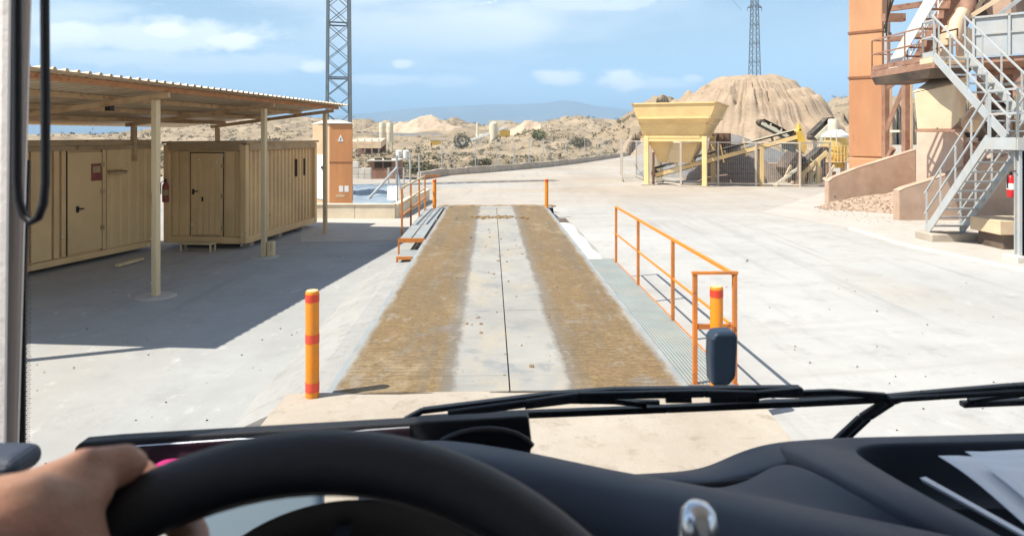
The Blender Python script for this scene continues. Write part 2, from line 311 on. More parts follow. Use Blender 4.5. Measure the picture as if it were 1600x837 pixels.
def nodes(m):
    nt = m.node_tree; N = nt.nodes.new; L = nt.links.new
    def noise(v_, s, d=6, r=0.6, dist=0):
        n = N('ShaderNodeTexNoise'); n.inputs['Scale'].default_value = s; n.inputs['Detail'].default_value = d; n.inputs['Roughness'].default_value = r; n.inputs['Distortion'].default_value = dist; L(v_, n.inputs['Vector']); return n.outputs['Fac']
    def rng(src, a, c, lo=0.0, hi=1.0, sm=False):
        r = N('ShaderNodeMapRange'); r.interpolation_type = 'SMOOTHSTEP' if sm else 'LINEAR'
        for i, k in enumerate((a, c, lo, hi)): r.inputs[i + 1].default_value = k
        L(src, r.inputs[0]); return r.outputs[0]
    def mth(op, a, b=None):
        r = N('ShaderNodeMath'); r.operation = op
        for i, q in enumerate((a, b)):
            if q is None: continue
            if isinstance(q, (int, float)): r.inputs[i].default_value = q
            else: L(q, r.inputs[i])
        return r.outputs[0]
    def mixc(f, a, c):
        x = N('ShaderNodeMix'); x.data_type = 'RGBA'
        if isinstance(f, float): x.inputs[0].default_value = f
        else: L(f, x.inputs[0])
        for i, q in ((6, a), (7, c)):
            if isinstance(q, tuple): x.inputs[i].default_value = (*q, 1)
            else: L(q, x.inputs[i])
        return x.outputs[2]
    def mapv(v_, s, loc=(0, 0, 0)):
        mp = N('ShaderNodeMapping'); mp.inputs['Scale'].default_value = s; mp.inputs['Location'].default_value = loc; L(v_, mp.inputs[0]); return mp.outputs[0]
    def bump(h, st, d=0.02):
        bp = N('ShaderNodeBump'); bp.inputs['Strength'].default_value = st; bp.inputs['Distance'].default_value = d; L(h, bp.inputs['Height']); L(bp.outputs[0], nt.nodes['Principled BSDF'].inputs['Normal'])
    return nt, N, L, noise, rng, mth, mixc, mapv, bump
def new_mat(name, rough=0.9, spec=0.3):
    m = bpy.data.materials.new(name); m.use_nodes = True; b = m.node_tree.nodes['Principled BSDF']
    b.inputs['Roughness'].default_value = rough; b.inputs['Specular IOR Level'].default_value = spec; return m, b
def ground_mat():
    m, b = new_mat('dusty_concrete_yard', 0.92, 0.2); nt, N, L, noise, rng, mth, mixc, mapv, bump = nodes(m)
    p = N('ShaderNodeNewGeometry').outputs['Position']; q = mapv(p, (1.0, 0.35, 1.0))
    sp3 = N('ShaderNodeSeparateXYZ'); L(p, sp3.inputs[0]); wob = mth('MULTIPLY', mth('SUBTRACT', noise(p, 0.16, 6, 0.7), 0.5), 9.0)
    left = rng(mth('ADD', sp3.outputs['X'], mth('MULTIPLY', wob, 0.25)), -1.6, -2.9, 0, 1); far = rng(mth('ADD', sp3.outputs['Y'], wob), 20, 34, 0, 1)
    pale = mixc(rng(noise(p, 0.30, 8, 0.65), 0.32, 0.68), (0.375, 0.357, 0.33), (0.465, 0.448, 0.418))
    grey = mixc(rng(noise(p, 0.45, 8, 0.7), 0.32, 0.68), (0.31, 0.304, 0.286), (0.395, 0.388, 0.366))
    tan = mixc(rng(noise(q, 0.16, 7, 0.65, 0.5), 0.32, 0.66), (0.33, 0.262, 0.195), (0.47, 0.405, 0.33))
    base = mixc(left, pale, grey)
    base = mixc(mth('MULTIPLY', far, rng(noise(mapv(p, (0.25, 1, 1)), 0.22, 5, 0.6), 0.36, 0.56, 0.25, 1.0)), base, tan)
    base = mixc(rng(noise(q, 0.17, 6, 0.65, 0.8), 0.52, 0.70, 0, 0.6), base, (0.40, 0.335, 0.265))
    # tyre-polished arcs where lorries swing round the yard
    ctr = N('ShaderNodeVectorMath'); ctr.operation = 'DISTANCE'; L(p, ctr.inputs[0]); ctr.inputs[1].default_value = (-6, 62, 0)
    cmb = N('ShaderNodeCombineXYZ'); L(ctr.outputs['Value'], cmb.inputs[0]); arcs = noise(cmb.outputs[0], 0.9, 7, 0.75)
    base = mixc(mth('MULTIPLY', rng(arcs, 0.50, 0.64, 0, 0.65), rng(noise(p, 0.12, 3), 0.40, 0.6)), base, (0.305, 0.28, 0.25))
    trk = noise(mapv(p, (1.5, 0.05, 1)), 1.3, 6, 0.7); base = mixc(mth('MULTIPLY', rng(trk, 0.52, 0.64, 0, 0.6), rng(noise(p, 0.2, 3), 0.4, 0.6)), base, (0.29, 0.28, 0.265))
    base = mixc(rng(noise(p, 1.4, 9, 0.78), 0.53, 0.70, 0, 0.6), base, (0.275, 0.262, 0.245))
    base = mixc(rng(noise(mapv(p, (1, .5, 1)), 3.2, 9, 0.78), 0.57, 0.68, 0, 0.6), base, (0.54, 0.52, 0.485))
    base = mixc(rng(noise(p, 95, 3, 0.6), 0.56, 0.70, 0, 0.5), base, (0.22, 0.21, 0.20))
    vo = N('ShaderNodeTexVoronoi'); vo.inputs['Scale'].default_value = 3.7; L(p, vo.inputs['Vector'])
    sp = mth('MULTIPLY', rng(vo.outputs['Distance'], 0.05, 0.02, 0, 0.8), rng(noise(p, 0.8, 3), 0.50, 0.58))
    base = mixc(sp, base, (0.15, 0.14, 0.125))
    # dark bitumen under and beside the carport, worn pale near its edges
    L(base, b.inputs['Base Color']); bump(noise(p, 60, 6, 0.7), 0.35, 0.01); return m
M['ground'] = ground_mat()
def deck_mat():
    m, b = new_mat('muddy_steel_deck', 0.75, 0.35); nt, N, L, noise, rng, mth, mixc, mapv, bump = nodes(m)
    tc = N('ShaderNodeTexCoord'); m['need_object'] = 1; tc.name = 'REF'; rt = N('ShaderNodeMapping'); rt.inputs['Rotation'].default_value = (0, 0, -0.031); L(tc.outputs['Object'], rt.inputs[0]); p = rt.outputs[0]; sep = N('ShaderNodeSeparateXYZ'); L(p, sep.inputs[0])
    oi = N('ShaderNodeObjectInfo')
    ax = mth('ABSOLUTE', mth('ADD', sep.outputs['X'], mth('MULTIPLY', mth('SUBTRACT', noise(mapv(p, (1, 0.5, 1)), 2.4, 9, 0.8), 0.5), 0.34)))
    band = mth('MULTIPLY', rng(ax, 0.50, 0.60, 0, 1, True), rng(ax, 1.70, 1.58, 0, 1, True))
    grain = noise(mapv(p, (1.6, 9, 1)), 3.0, 8, 0.72); fine = noise(mapv(p, (1, 2.4, 1)), 22, 6, 0.75)
    steel = mixc(rng(noise(p, 0.9, 7, 0.6, 0.4), 0.35, 0.65), (0.27, 0.26, 0.235), (0.365, 0.343, 0.305))
    steel = mixc(rng(grain, 0.52, 0.72, 0, 0.6), steel, (0.45, 0.38, 0.29))
    steel = mixc(rng(noise(p, 2.2, 6, 0.65), 0.54, 0.66, 0, 0.8), steel, (0.225, 0.23, 0.228))
    steel = mixc(rng(noise(mapv(p, (1.3, .5, 1), (4, 2, 0)), 1.6, 7, 0.7), 0.50, 0.66, 0, 0.75), steel, (0.40, 0.335, 0.25))
    mud = mixc(rng(grain, 0.30, 0.66), (0.155, 0.10, 0.042), (0.34, 0.225, 0.10))
    mud = mixc(rng(fine, 0.42, 0.60, 0, 0.85), mud, (0.12, 0.075, 0.035)); mud = mixc(rng(noise(mapv(p, (1, 3.5, 1), (3, 3, 0)), 26, 5, 0.75), 0.60, 0.70, 0, 0.6), mud, (0.42, 0.31, 0.17))
    mud = mixc(rng(noise(p, 1.3, 6, 0.7), 0.58, 0.70, 0, 0.7), mud, (0.22, 0.20, 0.18))
    mud = mixc(rng(noise(mapv(p, (2.6, .16, 1)), 1.7, 6, 0.65), 0.48, 0.66, 0, 0.75), mud, (0.15, 0.115, 0.075))
    mud = mixc(rng(noise(mapv(p, (1, .6, 1), (9, 3, 0)), 1.1, 8, 0.75), 0.55, 0.66, 0, 0.6), mud, (0.36, 0.275, 0.165))
    mud = mixc(rng(ax, 0.78, 0.56, 0, 0.7, True), mud, (0.19, 0.175, 0.15))
    k = mth('MULTIPLY', band, rng(noise(mapv(p, (1.6, .8, 1)), 2.6, 9, 0.78), 0.32, 0.46, 0.45, 1.0))
    wv = N('ShaderNodeTexWave'); wv.wave_type = 'BANDS'; wv.bands_direction = 'Y'; wv.inputs['Scale'].default_value = 3.2; wv.inputs['Distortion'].default_value = 5; wv.inputs['Detail'].default_value = 3; wv.inputs['Detail Scale'].default_value = 2.5; L(p, wv.inputs['Vector'])
    mud = mixc(mth('MULTIPLY', rng(wv.outputs['Fac'], 0.55, 0.9, 0, 0.55), rng(noise(p, 0.7, 4), 0.40, 0.58)), mud, (0.12, 0.085, 0.05))
    c = mixc(k, steel, mud)
    spk = rng(noise(mapv(p, (1, 0.8, 1)), 7.5, 4, 0.6), 0.675, 0.70, 0, 0.85)
    c = mixc(spk, c, (0.16, 0.10, 0.055))
    edge = rng(ax, 1.64, 1.72, 0, 0.5); c = mixc(edge, c, (0.27, 0.26, 0.235))
    L(c, b.inputs['Base Color']); bump(mth('ADD', mth('MULTIPLY', fine, 0.5), mth('MULTIPLY', grain, k)), 0.7, 0.012); return m, tc
M['deck'], DECK_REF = deck_mat()
def hill_mat(name, cols, sc1, rill=False):
    m, b = new_mat(name, 0.95, 0.15); nt, N, L, noise, rng, mth, mixc, mapv, bump = nodes(m)
    g = N('ShaderNodeNewGeometry'); p = g.outputs['Position']
    c = mixc(rng(noise(p, sc1, 8, 0.65), 0.32, 0.68), cols[0], cols[1])
    c = mixc(rng(noise(mapv(p, (1, 1, 3)), sc1 * 3.1, 7, 0.7), 0.52, 0.70, 0, 0.75), c, cols[2])
    c = mixc(rng(noise(p, sc1 * 14, 6, 0.75), 0.55, 0.72, 0, 0.6), c, tuple(k * 0.5 for k in cols[0]))
    L(c, b.inputs['Base Color']); bump(noise(p, sc1 * 9, 8, 0.75), 0.9, 0.25 / sc1 * 0.12); return m
M['hill'] = hill_mat('badland_earth', ((0.33, 0.245, 0.165), (0.46, 0.365, 0.26), (0.24, 0.19, 0.13)), 0.09)
M['scrubland'] = hill_mat('scrubland_earth', ((0.25, 0.19, 0.125), (0.43, 0.33, 0.22), (0.15, 0.125, 0.08)), 0.06)
M['mound'] = hill_mat('pale_mound_earth', ((0.34, 0.25, 0.17), (0.45, 0.34, 0.24), (0.26, 0.18, 0.115)), 0.35)
M['mountain'] = mat('far_mountain_rock', (0.16, 0.15, 0.13), 0.95, scale=0.002, var=0.3, bump=0)
def glass_mat():
    m = bpy.data.materials.new('windscreen_glass'); m.use_nodes = True; nt = m.node_tree; nt.nodes.clear()
    o = nt.nodes.new('ShaderNodeOutputMaterial'); t = nt.nodes.new('ShaderNodeBsdfTransparent'); t.inputs[0].default_value = (0.965, 0.975, 0.975, 1); nt.links.new(t.outputs[0], o.inputs[0]); return m
M['glass'] = glass_mat()
# ------------------------------------------------------------------ ground, road kerb, scrubland, hills, mountain, haze
KERB = [G(655, 281), G(700, 273.5), G(760, 269.5), G(850, 261.5), G(900, 255.5), G(950, 248), G(1000, 240), G(1060, 234.5)]
KX = np.array([-400, -60] + [p.x for p in KERB] + [90, 400]); KY = np.array([52, 52] + [p.y for p in KERB] + [190, 420])
def beyond(x, y): return np.where(np.asarray(y) > 10, np.asarray(y) - np.interp(x, KX, KY), -20)
def zground(x, y):
    r = np.hypot(x, y)
    return -3.2 * sstep(0.6, 7, beyond(x, y)) - 4 * sstep(600, 900, r)
def polar(radii, angs, fz):
    A, Rr = np.meshgrid(angs, radii); x = Rr * np.sin(A); y = Rr * np.cos(A); z = fz(x, y)
    n, m = x.shape; v = np.stack([x, y, z], -1).reshape(-1, 3); i, j = np.meshgrid(np.arange(n - 1), np.arange(m - 1), indexing='ij'); a = (i * m + j).ravel()
    return v, np.stack([a, a + 1, a + m + 1, a + m], -1)
def np_mesh(v, f, name, mt, kind=None, smooth=True, parent=None, ctr=(0, 0, 0)):
    me = bpy.data.meshes.new(name); v = np.asarray(v, np.float32) - np.array(ctr, np.float32); f = np.asarray(f, np.int32); k = f.shape[1]
    me.vertices.add(len(v)); me.vertices.foreach_set('co', v.ravel()); me.loops.add(f.size); me.loops.foreach_set('vertex_index', f.ravel())
    me.polygons.add(len(f)); me.polygons.foreach_set('loop_start', np.arange(0, f.size, k, dtype=np.int32))
    if smooth: me.polygons.foreach_set('use_smooth', np.ones(len(f), bool))
    me.update(calc_edges=True); me.validate(); me.materials.append(mt)
    o = bpy.data.objects.new(name, me); COL.objects.link(o); WL[o.name] = V(ctr); o.location = V(ctr) - (WL[parent.name] if parent else V((0, 0, 0)))
    if parent: o.parent = parent
    return tag(o, kind=kind)
front = np.linspace(R_(-50), R_(50), 221); back = np.linspace(R_(50), R_(310), 61)[1:]
v_, f_ = polar(np.concatenate([[0.02, 1, 2.5], np.geomspace(4, 45, 40), np.linspace(46, 130, 90), np.geomspace(135, 12000, 40)]), np.concatenate([front, back]), zground)
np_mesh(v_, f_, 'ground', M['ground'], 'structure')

def zterrain(x, y):
    d = beyond(x, y); r = np.hypot(x, y); u = x / np.maximum(y, 1)
    z = -0.25 - 1.3 * sstep(0, 14, d) + (fbm(x / 22, y / 22, 5, 3) - 0.5) * 2.6 * sstep(1, 18, d) + (fbm(x / 5, y / 5, 4, 9) - 0.5) * 0.9 * sstep(1, 10, d)
    leftlow = 0.30 + 0.70 * sstep(-0.62, -0.40, u)
    rise = sstep(175, 430, r + 70 * (fbm(x / 60, y / 60, 3, 21) - 0.5))
    ero = fbm(x / 55 + 0.3 * fbm(x / 30, y / 30, 3, 5), y / 55, 6, 31, True, 0.55)
    z = z + rise * leftlow * (4.0 + 13.0 * (ero - 0.25)) + 1.6 * sstep(190, 240, r) * (fbm(x / 25, y / 25, 5, 41, True) - 0.4) + rise * leftlow * 7.0 * (fbm(x / 24, y / 24, 6, 47, True, 0.6) - 0.5) * 1.3 + 1.5 * sstep(10, 40, d) * (fbm(x / 9, y / 9, 5, 49, True, 0.6) - 0.5)
    z = z - 26 * sstep(520, 640, r)
    hA = np.exp(-((x - 29) / 13.5) ** 2 - ((y - 126) / 24) ** 2) + 0.55 * np.exp(-((x - 8) / 16) ** 2 - ((y - 175) / 30) ** 2)
    z = z + 9.2 * hA * (0.50 + 0.85 * fbm(x / 8, y / 8, 6, 51, True, 0.6))
    hB = sstep(0.40, 0.50, u) * sstep(120, 185, r)
    z = z + 10.5 * hB * (0.55 + 0.7 * fbm(x / 20, y / 20, 6, 61, True))
    return np.where(d < 0, -0.8, z)
v_, f_ = polar(np.concatenate([np.linspace(42, 130, 110), np.geomspace(131, 700, 150)]), np.linspace(R_(-47), R_(47), 540), zterrain)
keep = (beyond(v_[:, 0], v_[:, 1]) > -2)[f_].all(1)
np_mesh(v_, f_[keep], 'scrubland', M['scrubland'], 'structure')
# the pale mound with its rain-cut rills
MC = (36.2, 105.0); PR = [0, 3.5, 6, 8, 10, 11.2, 12.5, 14, 17, 20]; PZ = [12.1, 11.8, 11.0, 10.0, 8.7, 6.7, 4.5, 2.6, 0.2, -1.5]
ang = np.linspace(0, 2 * np.pi, 421); rad = np.linspace(0.05, 20, 64); A, Rr = np.meshgrid(ang, rad)
rill = fbm(A * 24, Rr * 0.10, 3, 71, True); rill2 = fbm(A * 41, Rr * 0.25, 2, 77, True); lump = fbm(np.cos(A) * 2 + 5, np.sin(A) * 2 + Rr * 0.12, 4, 81) - 0.5; A0 = A; A = A + 0.05 * (fbm(Rr * .35, A * 3, 3, 83) - .5) * np.minimum(1, np.minimum(A, 2 * np.pi - A) * 4)
per = sstep(0, 0.15, np.minimum(A, 2 * np.pi - A))
R2 = Rr * (1 + 0.26 * lump * per); Z = np.interp(Rr, PR, PZ) - sstep(4, 9, Rr) * per * (1.2 * (1 - rill) ** 1.2 + 0.5 * (1 - rill2)) * (.35 + 1.0 * fbm(A0 * 2.2 + 4, Rr * .22, 3, 86)) - .9 * sstep(.52, .60, fbm(A0 * 3 + 1, Rr * .3 + 7, 4, 87)) * sstep(5, 9, Rr) + 0.30 * np.sin(Rr * 3.1 + 5 * lump) * sstep(4, 8, Rr) + 1.3 * (fbm(R2 * np.cos(A) / 3.2, R2 * np.sin(A) / 3.2, 5, 88, False, .6) - 0.5)
n, m = A.shape; i, j = np.meshgrid(np.arange(n - 1), np.arange(m - 1), indexing='ij'); a = (i * m + j).ravel()
np_mesh(np.stack([MC[0] + R2 * np.cos(A) * 1.06, MC[1] + R2 * np.sin(A), Z], -1).reshape(-1, 3), np.stack([a, a + 1, a + m + 1, a + m], -1), 'hill', M['mound'], 'structure')
def bank(u, v, Y, rx, ry, h, name, mt, seed):   # heaps and cut banks of pale earth on the scrubland
    c = P(u, v, Y); gx = np.linspace(-1, 1, 70); X, Yy = np.meshgrid(gx, gx); r = np.hypot(X, Yy * 1.0); zz = h * np.clip(1 - r, 0, 1) ** .8 * (.7 + .7 * fbm(X * 2.5 + seed, Yy * 2.5, 5, seed, True, .6)); xx = c.x + X * rx; yy = Y + Yy * ry
    z = zterrain(xx, yy) - .3 + zz - .8 * (r > .98); n, m = X.shape; i, j = np.meshgrid(np.arange(n - 1), np.arange(m - 1), indexing='ij'); a = (i * m + j).ravel()
    np_mesh(np.stack([xx, yy, z], -1).reshape(-1, 3), np.stack([a, a + 1, a + m + 1, a + m], -1), name, mt, 'structure')
bank(832, 212, 235, 13, 12, 7.0, 'earth_bank', M['slide'], 3); bank(668, 205, 300, 20, 14, 6.0, 'earth_bank', M['slide'], 9); pass
bank(1052, 190, 98, 8, 9, 4.6, 'earth_bank', M['mound'], 17); bank(1300, 200, 112, 9, 9, 6.5, 'earth_bank', M['hill'], 21)
# the far range, seven kilometres off
MD = 8000; xs = np.linspace(-9500, 9500, 420); uu = 800 + xs / MD * FPX
ctrl = [(-400, 195), (60, 188), (180, 192), (330, 196), (480, 186), (560, 178), (640, 170), (700, 167), (760, 163), (800, 163), (850, 161), (880, 157), (905, 160), (930, 166), (990, 172), (1060, 180), (1200, 184), (1400, 182), (1700, 186), (2000, 195)]
crest = np.interp(uu, [c[0] for c in ctrl], [c[1] for c in ctrl]) + 3.0 * (fbm(uu / 40, uu * 0, 4, 91) - 0.5)
zc = 2.8 + (V0 - crest) / FPX * MD; t = np.linspace(0, 1, 26); rows = []
for k in t:
    zz = (zc + 8) * (k ** 0.8) - 8 + 40 * k * (1 - k) * (fbm(xs / 300, xs * 0 + k * 6, 4, 95, True) - 0.5); rows.append(np.stack([xs, MD - 1600 * (1 - k) + 0 * xs, zz], -1))
for k in (0.6, 0.0): rows.append(np.stack([xs, MD + 1200 * (1 - k) + 0 * xs, (zc + 8) * k - 8], -1))
vv = np.stack(rows); n, m = vv.shape[:2]; i, j = np.meshgrid(np.arange(n - 1), np.arange(m - 1), indexing='ij'); a = (i * m + j).ravel()
np_mesh(vv.reshape(-1, 3), np.stack([a, a + 1, a + m + 1, a + m], -1), 'mountain', M['mountain'], 'structure')
def haze():
    m = bpy.data.materials.new('haze_air'); m.use_nodes = True; nt = m.node_tree; nt.nodes.clear()
    o = nt.nodes.new('ShaderNodeOutputMaterial'); p = nt.nodes.new('ShaderNodeVolumePrincipled')
    p.inputs['Color'].default_value = (0.50, 0.75, 1.0, 1); p.inputs['Density'].default_value = 2.2e-4; p.inputs['Anisotropy'].default_value = 0.0
    nt.links.new(p.outputs[0], o.inputs['Volume'])
    build(MB().box((0, 0, 252), (25000, 25000, 524)), 'haze', m, ctr=(0, 0, 0))['kind'] = 'stuff'
haze()
# scrub: low dry bushes in clumps, one mass
def scrub(n, seed, rmin, rmax, umin, umax, name, mt, size=(0.35, 1.1)):
    g = np.random.default_rng(seed); uu = g.uniform(umin, umax, n); rr = rmin * (rmax / rmin) ** g.uniform(0, 1, n)
    x = (uu - 800) / FPX * rr; y = rr; d = beyond(x, y); dens = fbm(x / 15, y / 15, 3, 101)
    k = (d > 1.5) & (dens > 0.40 + 0.12 * g.uniform(0, 1, n)) & (np.hypot(x - MC[0], y - MC[1]) > 17); x, y = x[k], y[k]; z = zterrain(x, y); n = len(x)
    s = g.uniform(*size, n) * (1 + (np.hypot(x, y) / 260)); L = 18
    th = g.uniform(0, 2 * np.pi, (n, L)); cz = g.uniform(-0.1, 1, (n, L)); rad = np.sqrt(np.clip(1 - cz ** 2, 0, 1)) * g.uniform(0.5, 1, (n, L))
    c = np.stack([x[:, None] + s[:, None] * rad * np.cos(th), y[:, None] + s[:, None] * rad * np.sin(th), z[:, None] + s[:, None] * 0.75 * cz], -1)
    tri = g.normal(0, 1, (n, L, 3, 3)); tri /= np.linalg.norm(tri, axis=-1, keepdims=True)
    vv = c[:, :, None, :] + tri * (s[:, None, None, None] * 0.33)
    return np_mesh(vv.reshape(-1, 3), np.arange(n * L * 3).reshape(-1, 3), name, mt, 'stuff', False)
scrub(11000, 5, 58, 480, 60, 1340, 'scrub', M['leafd'], (.12, .55))
def shrub(u, v, Y, r, h, mt, label, seed):
    g = np.random.default_rng(seed); b = P(u, v, Y); b.z = float(zterrain(np.array([b.x]), np.array([b.y]))[0]); t = thing('shrub', label, 'shrub', b, 'larger bushes on the scrubland')
    st = MB()
    for k in range(5):
        a = g.uniform(0, 6.28); st.tube([b - V((0, 0, .1)), b + V((math.cos(a) * r * .3, math.sin(a) * r * .3, h * .4)), b + V((math.cos(a) * r * .6, math.sin(a) * r * .6, h * .75))], [.05 * r, .035 * r, .015 * r], 5)
    build(st, 'stem', M['bark'], t)
    n = 700; c = g.normal(0, 1, (n, 3)); c /= np.linalg.norm(c, axis=1, keepdims=True); c *= g.uniform(0.35, 1, (n, 1)) ** 0.5
    lump = fbm(c[:, 0] * 2 + 9, c[:, 1] * 2 + c[:, 2] * 3, 3, seed); c *= (0.65 + 0.7 * lump)[:, None]; c = c[(lump > 0.36)]
    c = c * np.array([r, r, h / 2]) + np.array([b.x, b.y, b.z + h * 0.56]); tri = g.normal(0, 1, (len(c), 3, 3)); tri /= np.linalg.norm(tri, axis=-1, keepdims=True)
    np_mesh((c[:, None, :] + tri * 0.13 * r).reshape(-1, 3), np.arange(len(c) * 3).reshape(-1, 3), 'foliage', mt, None, False, t, tuple(b))
SH = [(842, 222, 150, 1.7, 2.2, 'leafg', 'round dark green bush at the foot of the pale slide of earth'),
      (722, 226, 190, 2.6, 4.2, 'leafd', 'tall olive bush beside the long shed of the far quarry plant'),
      (875, 240, 82, 2.0, 1.3, 'leafg', 'low yellowish green bush at the foot of the eroded slope above the kerb'),
      (752, 243, 95, 1.7, 1.3, 'leafd', 'dry olive bush standing alone on the flat behind the chain fence'),
      (1050, 152, 118, 1.0, .7, 'leafd', 'dark bush on the ridge just above the rim of the yellow hopper'),
      (1297, 178, 150, 3.0, 2.6, 'leafd', 'dark bush on the slope between the pale mound and the orange duct'),
      (163, 212, 75, 1.9, 2.6, 'leafg', 'green bush showing over the roof of the long container'),
      (420, 205, 160, 4.0, 3.2, 'leafd', 'dark spreading bush on the hill seen under the carport roof'),
      (905, 222, 115, 1.8, 1.5, 'leafd', 'dark bush halfway up the eroded slope'),
      (660, 262, 70, 1.5, 1.1, 'leafd', 'low bush behind the galvanised fence posts')]
for k, (u, v, Y, r, h, mt, lb) in enumerate(SH): shrub(u, v, Y, r, h, M[mt], lb, 200 + k)

# the low concrete kerb wall along the road: blocks laid end to end
def kerb_wall():
    t = thing('kerb_wall', 'long low wall of concrete blocks curving along the road edge', 'wall', KERB[0])
    pts = [V(p) for p in KERB]; dense = []
    for a, b in zip(pts, pts[1:]):
        for k in range(40): dense.append(a.lerp(b, k / 40))
    dense.append(pts[-1]); out = [dense[0]]; acc = 0
    for a, b in zip(dense, dense[1:]):
        acc += (b - a).length
        if acc >= 2.45: out.append(b); acc = 0
    for k, (a, b) in enumerate(zip(out, out[1:])):
        d = (b - a).normalized(); n = V((-d.y, d.x, 0)); a2, b2 = a + d * .012, b - d * .012; hh = 0.50 + 0.035 * math.sin(k * 2.3); w = .16
        q = [a2 - n * w, b2 - n * w, b2 + n * w, a2 + n * w]
        build(MB().hexa([p - V((0, 0, .1)) for p in q], [p + V((0, 0, hh)) - n * (0.03 if i > 1 else -0.03) for i, p in enumerate(q)]), 'block', M['curb'], t, bevel=.03)
kerb_wall()
def fence_posts():   # chain-link fence on the scrub side of the kerb
    t = thing('wire_fence', 'thin chain link fence with slender posts along the far side of the kerb wall', 'fence', G(742, 271))
    tops = []
    for u, vb in ((688, 273), (742, 270), (775, 268), (803, 266), (827, 264), (850, 261), (885, 257), (915, 253.5), (940, 249.5), (958, 246.5)):
        b = G(u, vb); b.y += .8; b.z = -0.3; tp = V((b.x, b.y, 2.55)); build(MB().tube([b, tp], .035, 6), 'post', M['steel'], t); tops.append(tp)
    for u, vb, du in ((688, 273, 1), (850, 261, 1)):
        b = G(u, vb); b.y += .8; d = V((1.2 * du, .3, 0)); build(MB().tube([V((b.x, b.y, 1.9)), b + d], .03, 6), 'brace', M['steel'], t)
    w = MB()
    for z in (2.5, 1.4, .3):
        for a, b in zip(tops, tops[1:]): w.tube([V((a.x, a.y, z)), V((b.x, b.y, z))], .008, 4)
    for a, b in zip(tops, tops[1:]):
        L = (b - a).length; n = int(L / .22)
        for k in range(n):
            for s in (-1, 1):
                p = a.lerp(b, k / n); q = a.lerp(b, min(1, max(0, k / n + s * 2.2 / L))); w.tube([V((p.x, p.y, 2.5)), V((q.x, q.y, .3))], .0022, 3, False)
    tag(build(w, 'wire_mesh', M['steel'], t), kind='stuff')
fence_posts()
# ------------------------------------------------------------------ weighbridge
ZD, ZW = 0.38, 0.30
hd = H - ZD; WY0 = FPX * hd / 398; WY1 = FPX * hd / 113; WHW = 0.5 * 553 / FPX * WY0
a_ = ((697 + 855) / 2 - 800) / FPX * WY1; c_ = ((520 + 1074) / 2 - 800) / FPX * WY0
WD = V((a_ - c_, WY1 - WY0, 0)); WL_ = WD.length; WD.normalize(); WN = V((WD.y, -WD.x, 0)); WO = V((c_, WY0, 0))
def W(x, y, z): return WO + WN * x + WD * y + V((0, 0, z))      # bridge frame: x across (right), y along
def wbox(mb, x0, x1, y0, y1, z0, z1): return mb.hexa([W(x0, y0, z0), W(x1, y0, z0), W(x1, y1, z0), W(x0, y1, z0)], [W(x0, y0, z1), W(x1, y0, z1), W(x1, y1, z1), W(x0, y1, z1)])
YB = [0, .42, 3.0, 5.75, 8.45, 11.2, 13.9, WL_]
def weighbridge():
    t = thing('weighbridge', 'long steel truck weighbridge with two brown mud tracks and a grey middle', 'weighbridge', W(0, 0, 0)); DECK_REF.object = t
    t.rotation_euler.z = 0
    for k in range(len(YB) - 1):
        for s in (-1, 1):
            x0, x1 = (0.006, WHW) if s > 0 else (-WHW, -0.006); off = RNG.uniform(-.002, .002)
            build(wbox(MB(), x0, x1, YB[k] + .005, YB[k + 1] - .005, ZD - .02, ZD + off), 'deck_plate', M['deck'], t, bevel=.004, seg=1)
    for s in (-1, 1): build(wbox(MB(), s * WHW - .07, s * WHW + .07, 0, WL_, 0.02, ZD - .022), 'side_beam', M['plate_grey'], t)
    build(wbox(MB(), -WHW, WHW, -.03, -.012, 0.02, ZD - .004), 'end_angle', M['darks'], t); build(wbox(MB(), -WHW, WHW, WL_ + .012, WL_ + .05, 0.02, ZD - .004), 'end_angle', M['darks'], t)
weighbridge()
def flat_mat(name, c1, c2, c3, sc1):
    m, b = new_mat(name, 0.92, 0.2); nt, N, L, noise, rng, mth, mixc, mapv, bump = nodes(m); p = N('ShaderNodeNewGeometry').outputs['Position']
    c = mixc(rng(noise(p, sc1, 8, .65), .32, .68), c1, c2); c = mixc(rng(noise(p, sc1 * 5, 7, .7), .54, .68, 0, .7), c, c3)
    c = mixc(rng(noise(p, 80, 3), .6, .72, 0, .5), c, tuple(k * .5 for k in c3)); L(c, b.inputs['Base Color']); bump(noise(p, 45, 7, .7), .5, .012); return m
M['apron'] = flat_mat('tan_apron_concrete', (.36, .30, .235), (.46, .40, .325), (.29, .235, .175), .9)
M['shoulder'] = flat_mat('grey_shoulder_concrete', (.30, .288, .268), (.385, .368, .342), (.23, .218, .20), 1.2)
M['slab'] = flat_mat('old_slab_concrete', (.42, .38, .33), (.50, .455, .40), (.35, .31, .27), .5)
M['yardedge'] = flat_mat('pale_edge_concrete', (.60, .56, .48), (.68, .63, .54), (.52, .47, .40), 2)
